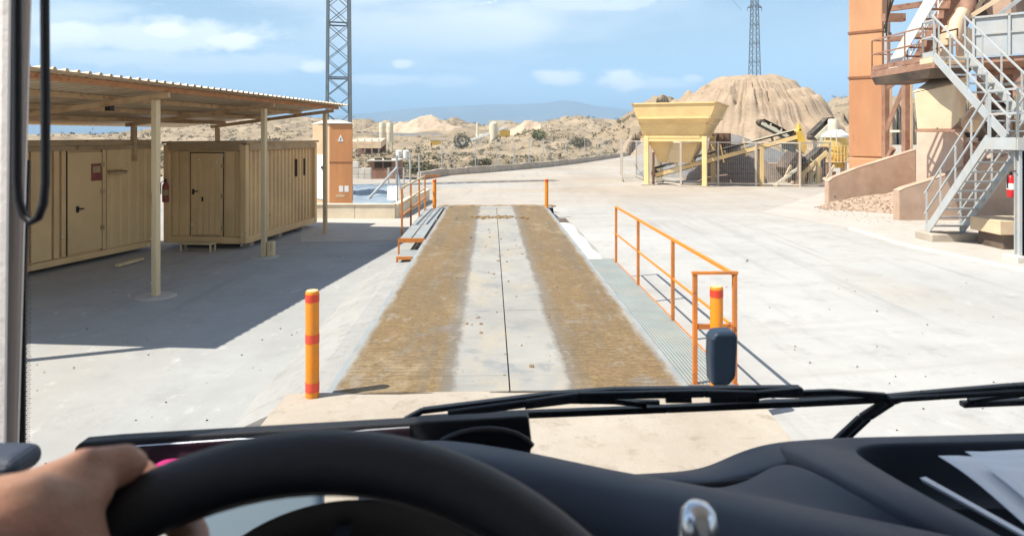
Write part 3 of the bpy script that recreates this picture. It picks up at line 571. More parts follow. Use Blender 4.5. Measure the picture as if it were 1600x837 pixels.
def aprons():
    # near ramp down to the yard, with a rounded outer corner
    zs = [(.0, ZD - .005), (-.5, ZD - .02), (-1.2, ZD - .07), (-2.2, ZD - .16), (-3.6, .18), (-5.4, .02)]
    rows = []
    for y, z in zs:
        xr = 2.16 if y > -.4 else (2.16 + (.12 - .9 * max(0, -y - 1.0) ** 2 * .35 if y > -1.3 else -.1 - .08 * (-y)))
        xl = -2.10 - .05 * abs(y)
        rows.append([W(xl - .05, y, -.05)] + [W(xl + (xr - xl) * k / 12, y, z + .006 * math.sin(k * 1.7 + y)) for k in range(13)] + [W(xr + .05, y, -.05)])
    mb = MB().grid(rows); n = len(rows[0]); mb.f.append(tuple(range(n)))
    struct(mb, 'apron', M['apron'])
    rows = [[W(-2.0, WL_ + .06, -.05), *[W(-2.0 + 3.9 * k / 10, WL_ + .06 + dy, z) for k in range(11)], W(1.95, WL_ + .06 + dy, -.05)] for dy, z in ((0, ZD - .004), (.8, ZD - .03), (2.2, .22), (4.6, .02))]
    struct(MB().grid(rows), 'ramp', M['deck'])
    # sloping shoulder on the carport side
    rows = []
    for k in range(25):
        y = -.15 + k * (7.0 / 24); j = .02 * math.sin(k * 1.3) + .015 * math.sin(k * 3.1)
        rows.append([W(-WHW - .075, y, -.03), W(-WHW - .075, y, ZD - .03), W(-WHW - .30 + j * .3, y, ZD - .05), W(-WHW - .62 + j, y, .20 + j * .5), W(-WHW - .98 + j, y, .03), W(-WHW - 1.04 + j, y, -.05)])
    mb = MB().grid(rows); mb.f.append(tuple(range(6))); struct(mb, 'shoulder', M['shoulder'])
    rows = []
    for k in range(9):
        y = 7.42 + k * .76; j = .04 * math.sin(k * 2.1)
        rows.append([W(WHW + .09, y, -.02), W(WHW + .09, y, .26), W(WHW + .45 + j, y, .24), W(WHW + .70 + j, y, .02), W(WHW + .72, y, -.05)])
    struct(MB().grid(rows), 'pale_kerb', M['yardedge'])
    for dy in (10.9, 13.0):
        pass
    build(wbox(MB(), WHW + .085, WHW + .62, 13.6, WL_ - .1, .0, .05), 'dark_recess_plate', M['darks'])['kind'] = 'structure'  # flat dark plate put in for the shaded recess beside the deck
    # concrete pad in front of the low wall beside the kiosk, and the slab at the foot of the plant
    struct(MB().prism([G(470, 378, .004), G(640, 376, .004), G(672, 336, .004), G(470, 336, .004)], (0, 0, .001)), 'pavement', M['slab'])
    a = [G(1190, 332), G(1330, 358), G(1410, 383), G(1700, 445), G(1900, 420), G(1900, 300), G(1290, 300)]
    struct(MB().prism([p + V((0, 0, .004)) for p in a], (0, 0, .004)), 'plant_slab', M['slab'])
    e = MB()
    for p, q in zip(a[1:3], a[2:4]): e.bar(p + V((0, 0, .02)), q + V((0, 0, .02)), .16, .05)
    struct(e, 'slab_edge', M['yardedge'])
    # dark tyre-worn line where the far ramp meets the road and a crack crossing the yard
    pts = [G(20, 573), G(120, 563), G(220, 553), G(320, 546), G(420, 541)]; c = MB()
    for p, q in zip(pts, pts[1:]):
        n = V((0, .018, 0)); c.prism([p + n, q + n, q - n, p - n], (0, 0, .004))
aprons()
BAND_Z = [(0.93, 1.0), (0.55, .63), (0.10, .185)]
def bollard(loc, label, bands=True, h=1.03):
    loc = V(loc); t = thing('bollard', label, 'bollard', loc, 'orange bollards at the weighbridge corners'); r = .062
    build(MB().box(loc + V((0, 0, -.02)), (.32, .30, .05)), 'base_plate', M['whitec'], t, bevel=.01)
    build(MB().lathe([(r, 0), (r, h - .02), (r * .97, h - .005), (r * .9, h)], loc, 24), 'post', M['bollard'], t, smooth=True)
    for z0, z1 in BAND_Z if bands else BAND_Z[:1]: build(MB().lathe([(r + .0025, z0), (r + .0025, z1)], loc, 24, False), 'band', M['band'], t, smooth=True)
    build(MB().lathe([(r * .88, h - .002), (r * .84, h + .004), (.01, h + .008)], loc, 20), 'cap', M['yellow'], t, smooth=True)
    return t
b0 = bollard(G(488, 627, .33), 'orange bollard with three red bands on the pale apron across from the railing')
bollard(W(2.02, .12, .30), 'orange bollard with a red top band inside the near end frame of the railing')
bollard(W(-WHW - .42, WL_ + .35, .30), 'orange bollard at the end of the stepped walkway beside the railing of slanting bars', False)
bollard(W(WHW + .02, WL_ + .35, .30), 'lone orange bollard standing free at the far end of the deck', False)
# walkway with open grating and orange handrail
def grating(x0, x1, y0, y1, z, t):
    g = MB(); n = int((y1 - y0) / .03)
    for k in range(n + 1):
        y = y0 + (y1 - y0) * k / n; wbox(g, x0, x1, y - .004, y + .004, z - .022, z)
    m = int((x1 - x0) / .038)
    for k in range(m + 1):
        x = x0 + (x1 - x0) * k / m; wbox(g, x - .004, x + .004, y0, y1, z - .03, z + .002)
    build(g, 'grating_panel', M['grate'], t)
def walkway_right():
    t = thing('grating_walkway', 'low walkway of open grey grating with a slim orange handrail', 'walkway', W(2.0, .5, 0))
    x0, x1 = WHW + .085, WHW + .62; ye = FPX * (H - ZW) / (405 - V0) - WY0
    y = [.32, .32 + (ye - .32) * .335, .32 + (ye - .32) * .66, ye]
    for k in range(3): grating(x0 + .02, x1 - .02, y[k] + .01, y[k + 1] - .01, ZW, t)
    for k in range(4): build(wbox(MB(), x0, x1, y[k] - .02, y[k] + .006, ZW - .09, ZW - .032), 'cross_beam', M['orange'], t)
    for x in (x0, x1): build(wbox(MB(), x - .008, x + .008, .32, ye, ZW - .10, ZW + .008), 'edge_angle', M['orange'], t)
    build(wbox(MB(), x0, x1, .27, .296, ZW - .13, ZW - .01), 'fascia', M['orange'], t)
    grating(x0 + .05, x1, -.05, .24, ZW - .16, t)
    k0, k1, k2 = G(965, 410, ZW), G(1005, 445, ZW), G(1062, 500, ZW)
    top = 1.10; outs = []
    for k in (k0, k1, k2): outs.append(((k - WO).dot(WN), (k - WO).dot(WD)))
    xo = x1 - .02; ys = [o[1] for o in outs] + [.35]
    for yy in ys: build(wbox(MB(), xo - .022, xo + .022, yy - .022, yy + .022, .02, ZW + top), 'post', M['orange'], t, bevel=.004)
    xi = xo - .405
    build(wbox(MB(), xi - .022, xi + .022, .35 - .022, .35 + .022, .02, ZW + top), 'post', M['orange'], t, bevel=.004)
    build(wbox(MB(), xo - .018, xo + .018, .375, ys[0] + .02, ZW + top - .022, ZW + top + .012), 'top_rail', M['bollard'], t)
    build(wbox(MB(), xo - .012, xo + .012, .375, ys[0] + .02, ZW + .55, ZW + .575), 'mid_rail', M['bollard'], t)
    build(wbox(MB(), xi - .03, xo + .03, .325, .37, ZW + top + .002, ZW + top + .03), 'top_rail', M['orange'], t)
    build(wbox(MB(), xi + .024, xo - .024, .335, .362, ZW + .55, ZW + .60), 'mid_rail', M['orange'], t)
walkway_right()
def walkway_left():
    y0 = FPX * (H - ZD) / (372 - V0) - WY0; y1 = WL_ - .1; xa, xb = -WHW - .66, -WHW - .085
    t = thing('stepped_walkway', 'raised steel walkway of grey plates with orange edge and lower step', 'walkway', W(xa, y0, 0))
    for i in range(2):
        for j in range(5):
            x0 = xa + (xb - xa) * i / 2; u0 = y0 + (y1 - y0) * j / 5
            build(wbox(MB(), x0 + .014, x0 + (xb - xa) / 2 - .014, u0 + .01, u0 + (y1 - y0) / 5 - .01, ZD - .015, ZD + .01), 'step_plate', M['plate_grey'], t, bevel=.004, seg=1)
    for x in (xa, (xa + xb) / 2, xb + .03): build(wbox(MB(), x - .012, x + .012, y0, y1, ZD - .10, ZD - .016), 'runner', M['darks'], t)
    build(wbox(MB(), xa - .03, xb + .02, y0 - .045, y0 - .003, ZD - .09, ZD + .015), 'edge_beam', M['orange'], t, bevel=.004)
    for x in (xa - .01, xb - .03): build(wbox(MB(), x - .02, x + .02, y0 - .04, y0, .0, ZD - .09), 'leg', M['orange'], t)
    build(wbox(MB(), xa + .08, xb - .05, y0 - .95, y0 - .06, .10, .125), 'lower_step', M['plate_grey'], t, bevel=.004)
    build(wbox(MB(), xa + .06, xb - .16, y0 - .99, y0 - .955, .06, .13), 'step_edge', M['orange'], t)
    build(wbox(MB(), xa + .06, xa + .10, y0 - .98, y0 - .95, .0, .06), 'leg', M['orange'], t)
walkway_left()
def rail_left():
    ps = [(628, 372, 290), (642, 357, 291), (655, 345, 284), (664, 336, 276)]
    t = thing('orange_railing', 'short orange railing of upright posts with pale rails beside the low wall', 'railing', G(628, 375, 0)); tops = []
    bs = [G(u, vb, .05) for u, vb, vt in ps]
    for b in bs:
        tp = V((b.x, b.y, 1.38)); build(MB().bar(b, tp, .05, .05, (0, 1, 0)), 'post', M['orange'], t, bevel=.004); tops.append(tp)
    for dz, mt, n in ((0, 'post', 'top_rail'), (-.42, 'post', 'mid_rail'), (-.75, 'post', 'low_rail')):
        build(MB().bar(tops[0] + V((0, 0, dz + .02)), tops[-1] + V((0, 0, dz + .02)), .035, .05), n, M['post'] if n != 'low_rail' else M['orange'], t)
    e = tops[-1]; build(MB().bar(e + V((0, 0, .02)), e + V((.50, .12, .02)), .05, .07), 'return_rail', M['orange'], t)
rail_left()
def clods():
    g = np.random.default_rng(3); mb = MB()
    for k in range(150):
        if k < 105: x = g.normal(.0, .42); y = WY0 and (FPX * hd / (340 - V0) - WY0 + g.normal(0, .16)); s = g.uniform(.012, .05)
        else: x = g.normal(.1, .5); y = g.uniform(.4, 12); s = g.uniform(.008, .024)
        c = W(x, y, ZD + s * .35); o = len(mb.v); mb.ell(c, (s * g.uniform(.8, 1.5), s * g.uniform(.8, 1.3), s * .7), 6, 4)
        for i in range(o, len(mb.v)):
            p = V(mb.v[i]); mb.v[i] = tuple(c + (p - c) * g.uniform(.75, 1.2))
    a, b_ = W(-2.0, WL_ + 1.5, ZD - .1), W(2.1, WL_ + 1.9, ZD - .14)
    for k in range(70):
        f = k / 69; c = a.lerp(b_, f) + V((0, .12 * math.sin(k * .4) + g.normal(0, .05), 0)); s = g.uniform(.04, .09); mb.ell(c, (s * 1.6, s * 1.3, s * .7), 7, 4)
    build(mb, 'mud_clods', M['clod'])['kind'] = 'stuff'
    mb = MB()
    for k in range(230):   # grit lying about the yard
        Y = 5.5 + g.exponential(7); c = V((g.uniform(-1, 1) * Y * .72, Y, .006)); s = g.uniform(.004, .012)
        if abs(c.x) < 2.9 and 5 < c.y < 27: continue
        mb.ell(c, (s * 1.2, s, s * .7), 5, 3)
    build(mb, 'grit', M['darks'])['kind'] = 'stuff'
clods()

# ------------------------------------------------------------------ carport and containers
CA = V((0.119, 0.993, 0)).normalized(); CB = V((-CA.y, CA.x, 0)); CF = G(508, 366)     # along, to the back, the far front post
def C(s, t, z): return CF + CA * s + CB * t + V((0, 0, z))
def croof(t): return 3.68 - (t + .45) * (.52 / 4.25)
def cbox(mb, s0, s1, t0, t1, z0, z1): return mb.hexa([C(s0, t0, z0), C(s0, t1, z0), C(s1, t1, z0), C(s1, t0, z0)], [C(s0, t0, z1), C(s0, t1, z1), C(s1, t1, z1), C(s1, t0, z1)])
SPOST = [0, (G(412, 401).y - CF.y) / CA.y, (G(243, 463).y - CF.y) / CA.y, -11.2]
def carport():
    t = thing('carport', 'long open carport with corrugated metal roof on slim tan posts', 'carport', CF)
    s0, s1 = -11.35, .62; n = 14
    for k in range(n):
        a = s0 + (s1 - s0) * k / n; prof = []; Lp = (s1 - s0) / n; pit = Lp / 4
        for j in range(4):
            b = a + j * pit
            prof += [(b + (.0 if j else -.02), 0 if j else .031), (b + .002, 0), (b + pit - .075, 0), (b + pit - .055, .036), (b + pit - .02, .036)] + ([(b + pit, .003)] if j == 3 else [])
        rows = []
        for tt in (-.45, 1.0, 2.4, 4.75):
            rows.append([C(s, tt + RNG.uniform(-.004, .004), croof(tt) + z) for s, z in prof])
        mb = MB().grid(rows)
        o = build(mb, 'roof_sheet', M['roof'], t, fix=False)
        sd = o.modifiers.new('thick', 'SOLIDIFY'); sd.thickness = .004; sd.offset = -1
    for tt in (-.18, .95, 2.1, 3.3):
        z = croof(tt) - .008; build(cbox(MB(), s0 + .05, s1 - .1, tt - .022, tt + .022, z - .085, z), 'purlin', M['rustbeam' if tt < 0 else 'purlin'], t)
    for s in SPOST:
        zz = croof(0) - .13; p, q = C(s, -.25, croof(-.25) - .15), C(s, 3.45, croof(3.45) - .15)
        build(MB().bar(p, q, .06, .09), 'rafter', M['purlin'], t)
        build(cbox(MB(), s - .06, s + .06, -.05, .05, -.02, croof(0) - .20), 'post', M['post'], t, bevel=.008)
        build(cbox(MB(), s - .14, s + .14, -.13, .13, .0, .02), 'base_plate', M['post'], t)
        build(cbox(MB(), s - .05, s + .05, 3.2, 3.3, 2.2 if s < -.5 else 0, croof(3.25) - .20), 'back_post', M['purlin'], t)
        build(MB().lathe([(.34, 0), (.30, .018), (.1, .022)], C(s, 0, 0), 18), 'footing', M['slab'], t)
    build(MB().bar(C(SPOST[2] + .5, 1.3, croof(1.3) - .16), C(SPOST[2] + .62, 1.3, croof(1.3) - .16), .1, .1), 'lamp', M['black'], t)
carport()
def corrug(p, q, z0, z1, pitch, depth, nrm, skip=()):
    d = (q - p); L = d.length; d.normalize(); n = max(2, round(L / pitch)); pit = L / n; prof = []
    for k in range(n):
        b = k * pit; prof += [(b, 0), (b + pit * .28, 0), (b + pit * .40, -depth), (b + pit * .82, -depth), (b + pit * .94, 0)]
    prof.append((L, 0))
    return MB().grid([[p + d * s + nrm * w + V((0, 0, z)) for s, w in prof] for z in (z0, (z0 + z1) / 2, z1)])
def container2():
    A = G(382, 389); A.z = 0; B = G(490, 354); d = (B - A); L = d.length; d.normalize(); n = V((d.y, -d.x, 0)); l = -n; ll = (G(252, 389) - A); wd = 2.02
    z0, z1 = .14, 2.58
    t = thing('portable_cabin', 'cream corrugated metal cabin with a dark handled door under the carport', 'cabin', A)
    E = A + l * wd
    for p, q, nr, pit, nm in ((A, B, n, .22, 'side_wall'), (B, B + l * wd, d, .3, 'back_wall'), (E + d * L, E, l, .22, 'side_wall')):
        build(corrug(p + (q - p).normalized() * .09, q - (q - p).normalized() * .09, z0 + .14, z1 - .12, pit, .05, nr), nm, M['cream'], t)
    f = -d   # front face, door end
    def fp(x, o, z): return A + l * x + f * o + V((0, 0, z))
    def fbox(mb, x0, x1, a, b, za, zb): return mb.hexa([fp(x0, a, za), fp(x1, a, za), fp(x1, b, za), fp(x0, b, za)], [fp(x0, a, zb), fp(x1, a, zb), fp(x1, b, zb), fp(x0, b, zb)])
    build(fbox(MB(), .06, wd - .06, -.06, -.03, z0 + .1, z1 - .1), 'front_wall', M['cream'], t)
    for x0, x1 in ((.10, .24), (.26, .50), (1.50, 1.72), (1.76, 1.92)): build(fbox(MB(), x0, x1, -.035, -.008, z0 + .16, z1 - .16), 'front_panel', M['cream'], t, bevel=.012)
    dr = build(fbox(MB(), .58, 1.42, -.03, .0, z0 + .12, z1 - .22), 'door', M['cream'], t, bevel=.008)
    for k in range(5): x = .63 + k * .158; build(fbox(MB(), x, x + .125, .001, .012, z0 + .18, z1 - .30), 'door_rib', M['cream'], dr, bevel=.01)
    build(MB().bar(fp(1.33, .05, 1.42), fp(1.20, .05, 1.42), .02, .025), 'handle', M['black'], dr); build(fbox(MB(), 1.315, 1.355, .013, .045, 1.34, 1.47), 'lock_plate', M['black'], dr); build(fbox(MB(), 1.08, 1.12, .013, .022, 1.16, 1.28), 'lock_plate', M['black'], dr)
    for x in (.56, 1.435): build(fbox(MB(), x - .007, x + .007, -.028, -.012, z0 + .12, z1 - .2), 'door_gap', M['seam'], t)
    build(fbox(MB(), .56, 1.44, -.028, -.012, z1 - .215, z1 - .195), 'door_gap', M['seam'], t)
    for p in (A, B, B + l * wd, E): build(MB().bar(p + V((0, 0, z0)), p + V((0, 0, z1)), .16, .16, d), 'corner_post', M['cream'], t, bevel=.015)
    for p, q in ((A, B), (B, B + l * wd), (B + l * wd, E), (E, A)):
        for z, h, mt in ((z0 + .07, .16, 'cream'), (z1 - .06, .18, 'creamdk')):
            dd = (q - p).normalized(); build(MB().bar(p + dd * .07 + V((0, 0, z)), q - dd * .07 + V((0, 0, z)), .13 if mt == 'cream' else .2, h), 'frame_rail', M[mt], t, bevel=.008)
    build(MB().hexa([A - d * .12 + n * .12 + V((0, 0, z1 + .02)), B + d * .12 + n * .12 + V((0, 0, z1 + .02)), B + d * .12 + l * (wd + .1) + V((0, 0, z1 + .02)), E - d * .12 + l * .1 + V((0, 0, z1 + .02))], [A - d * .12 + n * .12 + V((0, 0, z1 + .075)), B + d * .12 + n * .12 + V((0, 0, z1 + .075)), B + d * .12 + l * (wd + .1) + V((0, 0, z1 + .075)), E - d * .12 + l * .1 + V((0, 0, z1 + .075))]), 'roof', M['creamdk'], t)
    for s in (.70, .83): build(MB().bar(A + d * (L * s) + n * .01 + V((0, 0, 1.62)), A + d * (L * s) + n * .01 + V((0, 0, 2.12)), .05, .05, n), 'vent', M['seam'], t)
    for s in (.12, .5, .86): build(MB().box(A + d * (L * s) + l * .2 + V((0, 0, .08)), (.25, .3, .16)), 'foot', M['curb'], t)
    for s in (.12, .86): build(MB().box(A + d * (L * s) + l * (wd - .2) + V((0, 0, .08)), (.25, .3, .16)), 'foot', M['curb'], t)
    for z in (.45, 1.25, 2.0): build(fbox(MB(), .545, .60, .0, .022, z, z + .10), 'hinge', M['creamdk'], t)
    build(fbox(MB(), .62, 1.38, .002, .014, z0 + .14, z0 + .20), 'kick_plate', M['creamdk'], dr)
    # timber step and the prop by the post
    s = thing('step_bench', 'low narrow metal step bench in front of the cabin door', 'step', fp(1.0, .35, 0))
    build(fbox(MB(), .56, 1.40, .28, .52, .17, .205), 'tread', M['post'], s, bevel=.004)
    for x in (.60, 1.36):
        for o in (.30, .50): build(fbox(MB(), x - .02, x + .02, o - .015, o + .015, 0, .168), 'leg', M['post'], s)
    c = G(424, 400); tag(build(MB().box(c + V((0, 0, .17)), (.14, .18, .34)), 'timber_block', M['post'], bevel=.01), 'short upright tan timber block at the foot of the middle carport post', 'block')
    # fire extinguisher at the front corner
    e = fp(wd - .02, .14, 0); extinguisher(e + V((0, 0, 1.15)), 'red fire extinguisher hanging between the long container and the cabin', 'dullred')
def extinguisher(p, label, mt='red'):
    t = thing('fire_extinguisher', label, 'extinguisher', p)
    build(MB().lathe([(.02, -.0), (.07, .0), (.078, .03), (.078, .40), (.05, .47), (.025, .50)], p, 16), 'cylinder', M[mt], t, smooth=True)
    build(MB().lathe([(.0805, .17), (.0805, .31)], p, 16, False), 'label', M['label_w' if mt == 'red' else 'creamdk'], t, smooth=True)
    build(MB().box(p + V((0, 0, .53)), (.04, .05, .06)).bar(p + V((0, -.02, .57)), p + V((.02, -.14, .60)), .02, .015), 'valve', M['black'], t)
    build(MB().tube([p + V((-.02, -.02, .53)), p + V((-.10, -.03, .48)), p + V((-.10, -.03, .2))], .012, 6), 'hose', M['black'], t)
    return t
container2()
def container1():
    Q = G(247, 388); d0 = G(50, 431) - Q; d = d0.normalized(); L = 9.2; n = V((-d.y, d.x, 0))
    if n.x < 0: n = -n
    z0, z1 = .10, 2.68
    t = thing('long_container', 'long cream shipping container with a door and red notice, standing in the carport shade', 'container', Q)
    def cp(s, o, z): return Q + d * s + n * o + V((0, 0, z))
    def cb(mb, s0, s1, a, b, za, zb): return mb.hexa([cp(s0, a, za), cp(s1, a, za), cp(s1, b, za), cp(s0, b, za)], [cp(s0, a, zb), cp(s1, a, zb), cp(s1, b, zb), cp(s0, b, zb)])
    def su(u):  # where the face meets a sight line at column u
        k = (u - U0) / FPX; return (k * Q.y - Q.x) / (d.x - k * d.y)
    sd0, sd1 = su(160), su(107)
    build(cb(MB(), .06, L, -2.4, -.06, z0 + .05, z1 - .05), 'body', M['cream'], t)
    build(corrug(cp(.06, 0, 0), cp(sd0 - .12, 0, 0), z0 + .14, z1 - .2, .26, .03, n), 'corrugated_wall', M['cream'], t)
    build(cb(MB(), sd0 - .12, sd0 - .02, -.06, -.005, z0 + .14, z1 - .2), 'door_frame', M['cream'], t, bevel=.01)
    dr = build(cb(MB(), sd0, sd1, -.055, -.012, z0 + .17, z1 - .24), 'door', M['cream'], t, bevel=.006)
    hx = sd1 - .22
    build(MB().bar(cp(hx, .03, 1.22), cp(hx - .14, .03, 1.22), .02, .03), 'handle', M['black'], dr); build(cb(MB(), hx - .03, hx + .02, -.011, .02, 1.15, 1.28), 'lock_plate', M['black'], dr)
    for s in (sd0 - .012, sd1 + .012): build(cb(MB(), s - .007, s + .007, -.05, -.03, z0 + .14, z1 - .2), 'door_gap', M['seam'], t)
    for z in (.7, 1.5, 2.1): build(cb(MB(), sd0 - .05, sd0 + .04, -.01, .012, z, z + .09), 'hinge', M['creamdk'], t)
    ns = su(150); build(cb(MB(), ns - .16, ns + .12, -.011, -.004, 1.80, 2.18), 'notice', M['dullred'], t); build(cb(MB(), ns - .12, ns + .08, -.004, -.001, 1.98, 2.12), 'notice_panel', M['creamdk'], t)
    for ua, ub in ((105, 96), (94, 84), (82, 48)):
        a, b = su(ua), su(ub); build(cb(MB(), a + .02, b - .02, -.055, -.008, z0 + .15, z1 - .2), 'wall_panel', M['cream'], t, bevel=.008)
    a = su(48); build(cb(MB(), a + .03, L, -.055, -.008, z0 + .15, z1 - .2), 'wall_panel', M['cream'], t, bevel=.008)
    build(cb(MB(), 0, L, -.1, .02, z0, z0 + .13), 'bottom_rail', M['cream'], t, bevel=.01); build(cb(MB(), -.03, L, -2.42, .05, z1 - .10, z1 + .02), 'roof_rail', M['creamdk'], t, bevel=.01)
    build(cb(MB(), 0, L, -.04, .025, z1 - .20, z1 - .105), 'cornice', M['creamdk'], t)
    build(MB().tube([cp(sd0 - .35, .07, 1.95), cp(sd0 - .35, .075, 2.0)], .2, 16), 'round_vent', M['creamdk'], t)
    p0, p1 = G(182, 415, .05), G(222, 404, .05); tag(build(MB().bar(p0, p1, .10, .06), 'plank', M['post'], bevel=.008), 'short pale plank lying on the asphalt by the long container', 'plank')
container1()
# ------------------------------------------------------------------ kiosk, low wall, near fence, things left of the road
def kiosk():
    Y = 26.5; a = P(515, 318, Y); b = P(551, 318, Y); l = P(488, 318, Y + .9); zt = P(515, 193, Y).z; zb = 0
    a.z = b.z = l.z = 0; c = b + (l - a)
    t = thing('transformer_kiosk', 'tall tan and rust orange kiosk with a white warning triangle below its flat roof', 'kiosk', a)
    up = V((0, 0, 1)); ev = lambda p, z: V((p.x, p.y, z))
    build(MB().hexa([ev(a, .0), ev(b, .0), ev(c, .0), ev(l, .0)], [ev(a, zt), ev(b, zt), ev(c, zt), ev(l, zt)]), 'body', M['kioskt'], t, bevel=.03)
    f = (a - l).cross(up).normalized();
    if f.y > 0: f = -f
    n = V((0, -1, 0))
    def fr(x0, x1, z0, z1, o0, o1): p = a.lerp(b, x0); q = a.lerp(b, x1); return MB().hexa([ev(p + n * o0, z0), ev(q + n * o0, z0), ev(q + n * o1, z0), ev(p + n * o1, z0)], [ev(p + n * o0, z1), ev(q + n * o0, z1), ev(q + n * o1, z1), ev(p + n * o1, z1)])
    build(fr(.0, 1.0, .12, zt - .04, .002, .04), 'orange_door', M['kiosk'], t, bevel=.01)
    build(fr(.0, 1.0, 1.75, 1.79, .041, .052), 'door_seam', M['ductseam'], t)
    z = zt - .42; p, q, r = (ev(a.lerp(b, k) + n * .045, zz) for k, zz in ((.36, z - .28), (.62, z - .28), (.49, z)))
    build(MB().prism([p, q, r], n * .006), 'warning_triangle', M['label_w'], t)
    bolt = MB(); cc = (p + q + r) / 3 + n * .007
    bolt.prism([cc + V((.02, 0, .07)), cc + V((-.03, 0, -.01)), cc + V((0, 0, -.01)), cc + V((-.02, 0, -.09)), cc + V((.035, 0, .01)), cc + V((.005, 0, .01))], n * .003)
    build(bolt, 'bolt_symbol', M['black'], t)
    for x0, x1 in ((.42, .60), (.66, .84)): build(fr(x0, x1, .62, .86, .041, .046), 'label', M['label_w'], t)
    build(fr(.28, .66, .42, .52, .041, .046), 'label', M['kioskt'], t)
    m2 = lambda k, o: l.lerp(a, k) + f * o
    wd = MB().hexa([ev(m2(.18, .0), .3), ev(m2(.72, .0), .3), ev(m2(.72, .03), .3), ev(m2(.18, .03), .3)], [ev(m2(.18, .0), 2.05), ev(m2(.72, .0), 2.05), ev(m2(.72, .03), 2.05), ev(m2(.18, .03), 2.05)])
    d = build(wd, 'white_door', M['white'], t, bevel=.006); build(MB().box(ev(m2(.62, .05), 1.55), (.05, .05, .10)), 'handle', M['black'], d)
    build(MB().hexa([ev(a + n * .1, zt), ev(b + n * .1 + V((.08, 0, 0)), zt), ev(c + V((.08, .1, 0)), zt), ev(l + V((-.1, .1, 0)), zt)], [ev(a.lerp(c, .3), zt + .14), ev(b.lerp(l, .3), zt + .14), ev(c.lerp(a, .3), zt + .14), ev(l.lerp(b, .3), zt + .14)]), 'roof', M['whitec'], t)
kiosk()
def low_wall():
    t = thing('garden_wall', 'low pale rendered wall in front of the orange kiosk and blue cover', 'wall', G(470, 341))
    ps = [G(430, 341), G(618, 341), G(668, 313)]
    for p, q in zip(ps, ps[1:]):
        d = (q - p).normalized(); L = (q - p).length; n = max(1, round(L / 1.6)); up = V((0, 0, 1))
        for k in range(n):
            a, b = p + d * (L * k / n + .004), p + d * (L * (k + 1) / n - .004); build(MB().bar(a + V((0, 0, .22)), b + V((0, 0, .22)), .18, .46), 'wall_block', M['render'], t, bevel=.012)
    for p, q in zip(ps, ps[1:]): build(MB().bar(p + V((0, 0, .475)), q + V((0, 0, .475)), .24, .045), 'coping', M['render'], t, bevel=.01)
low_wall()
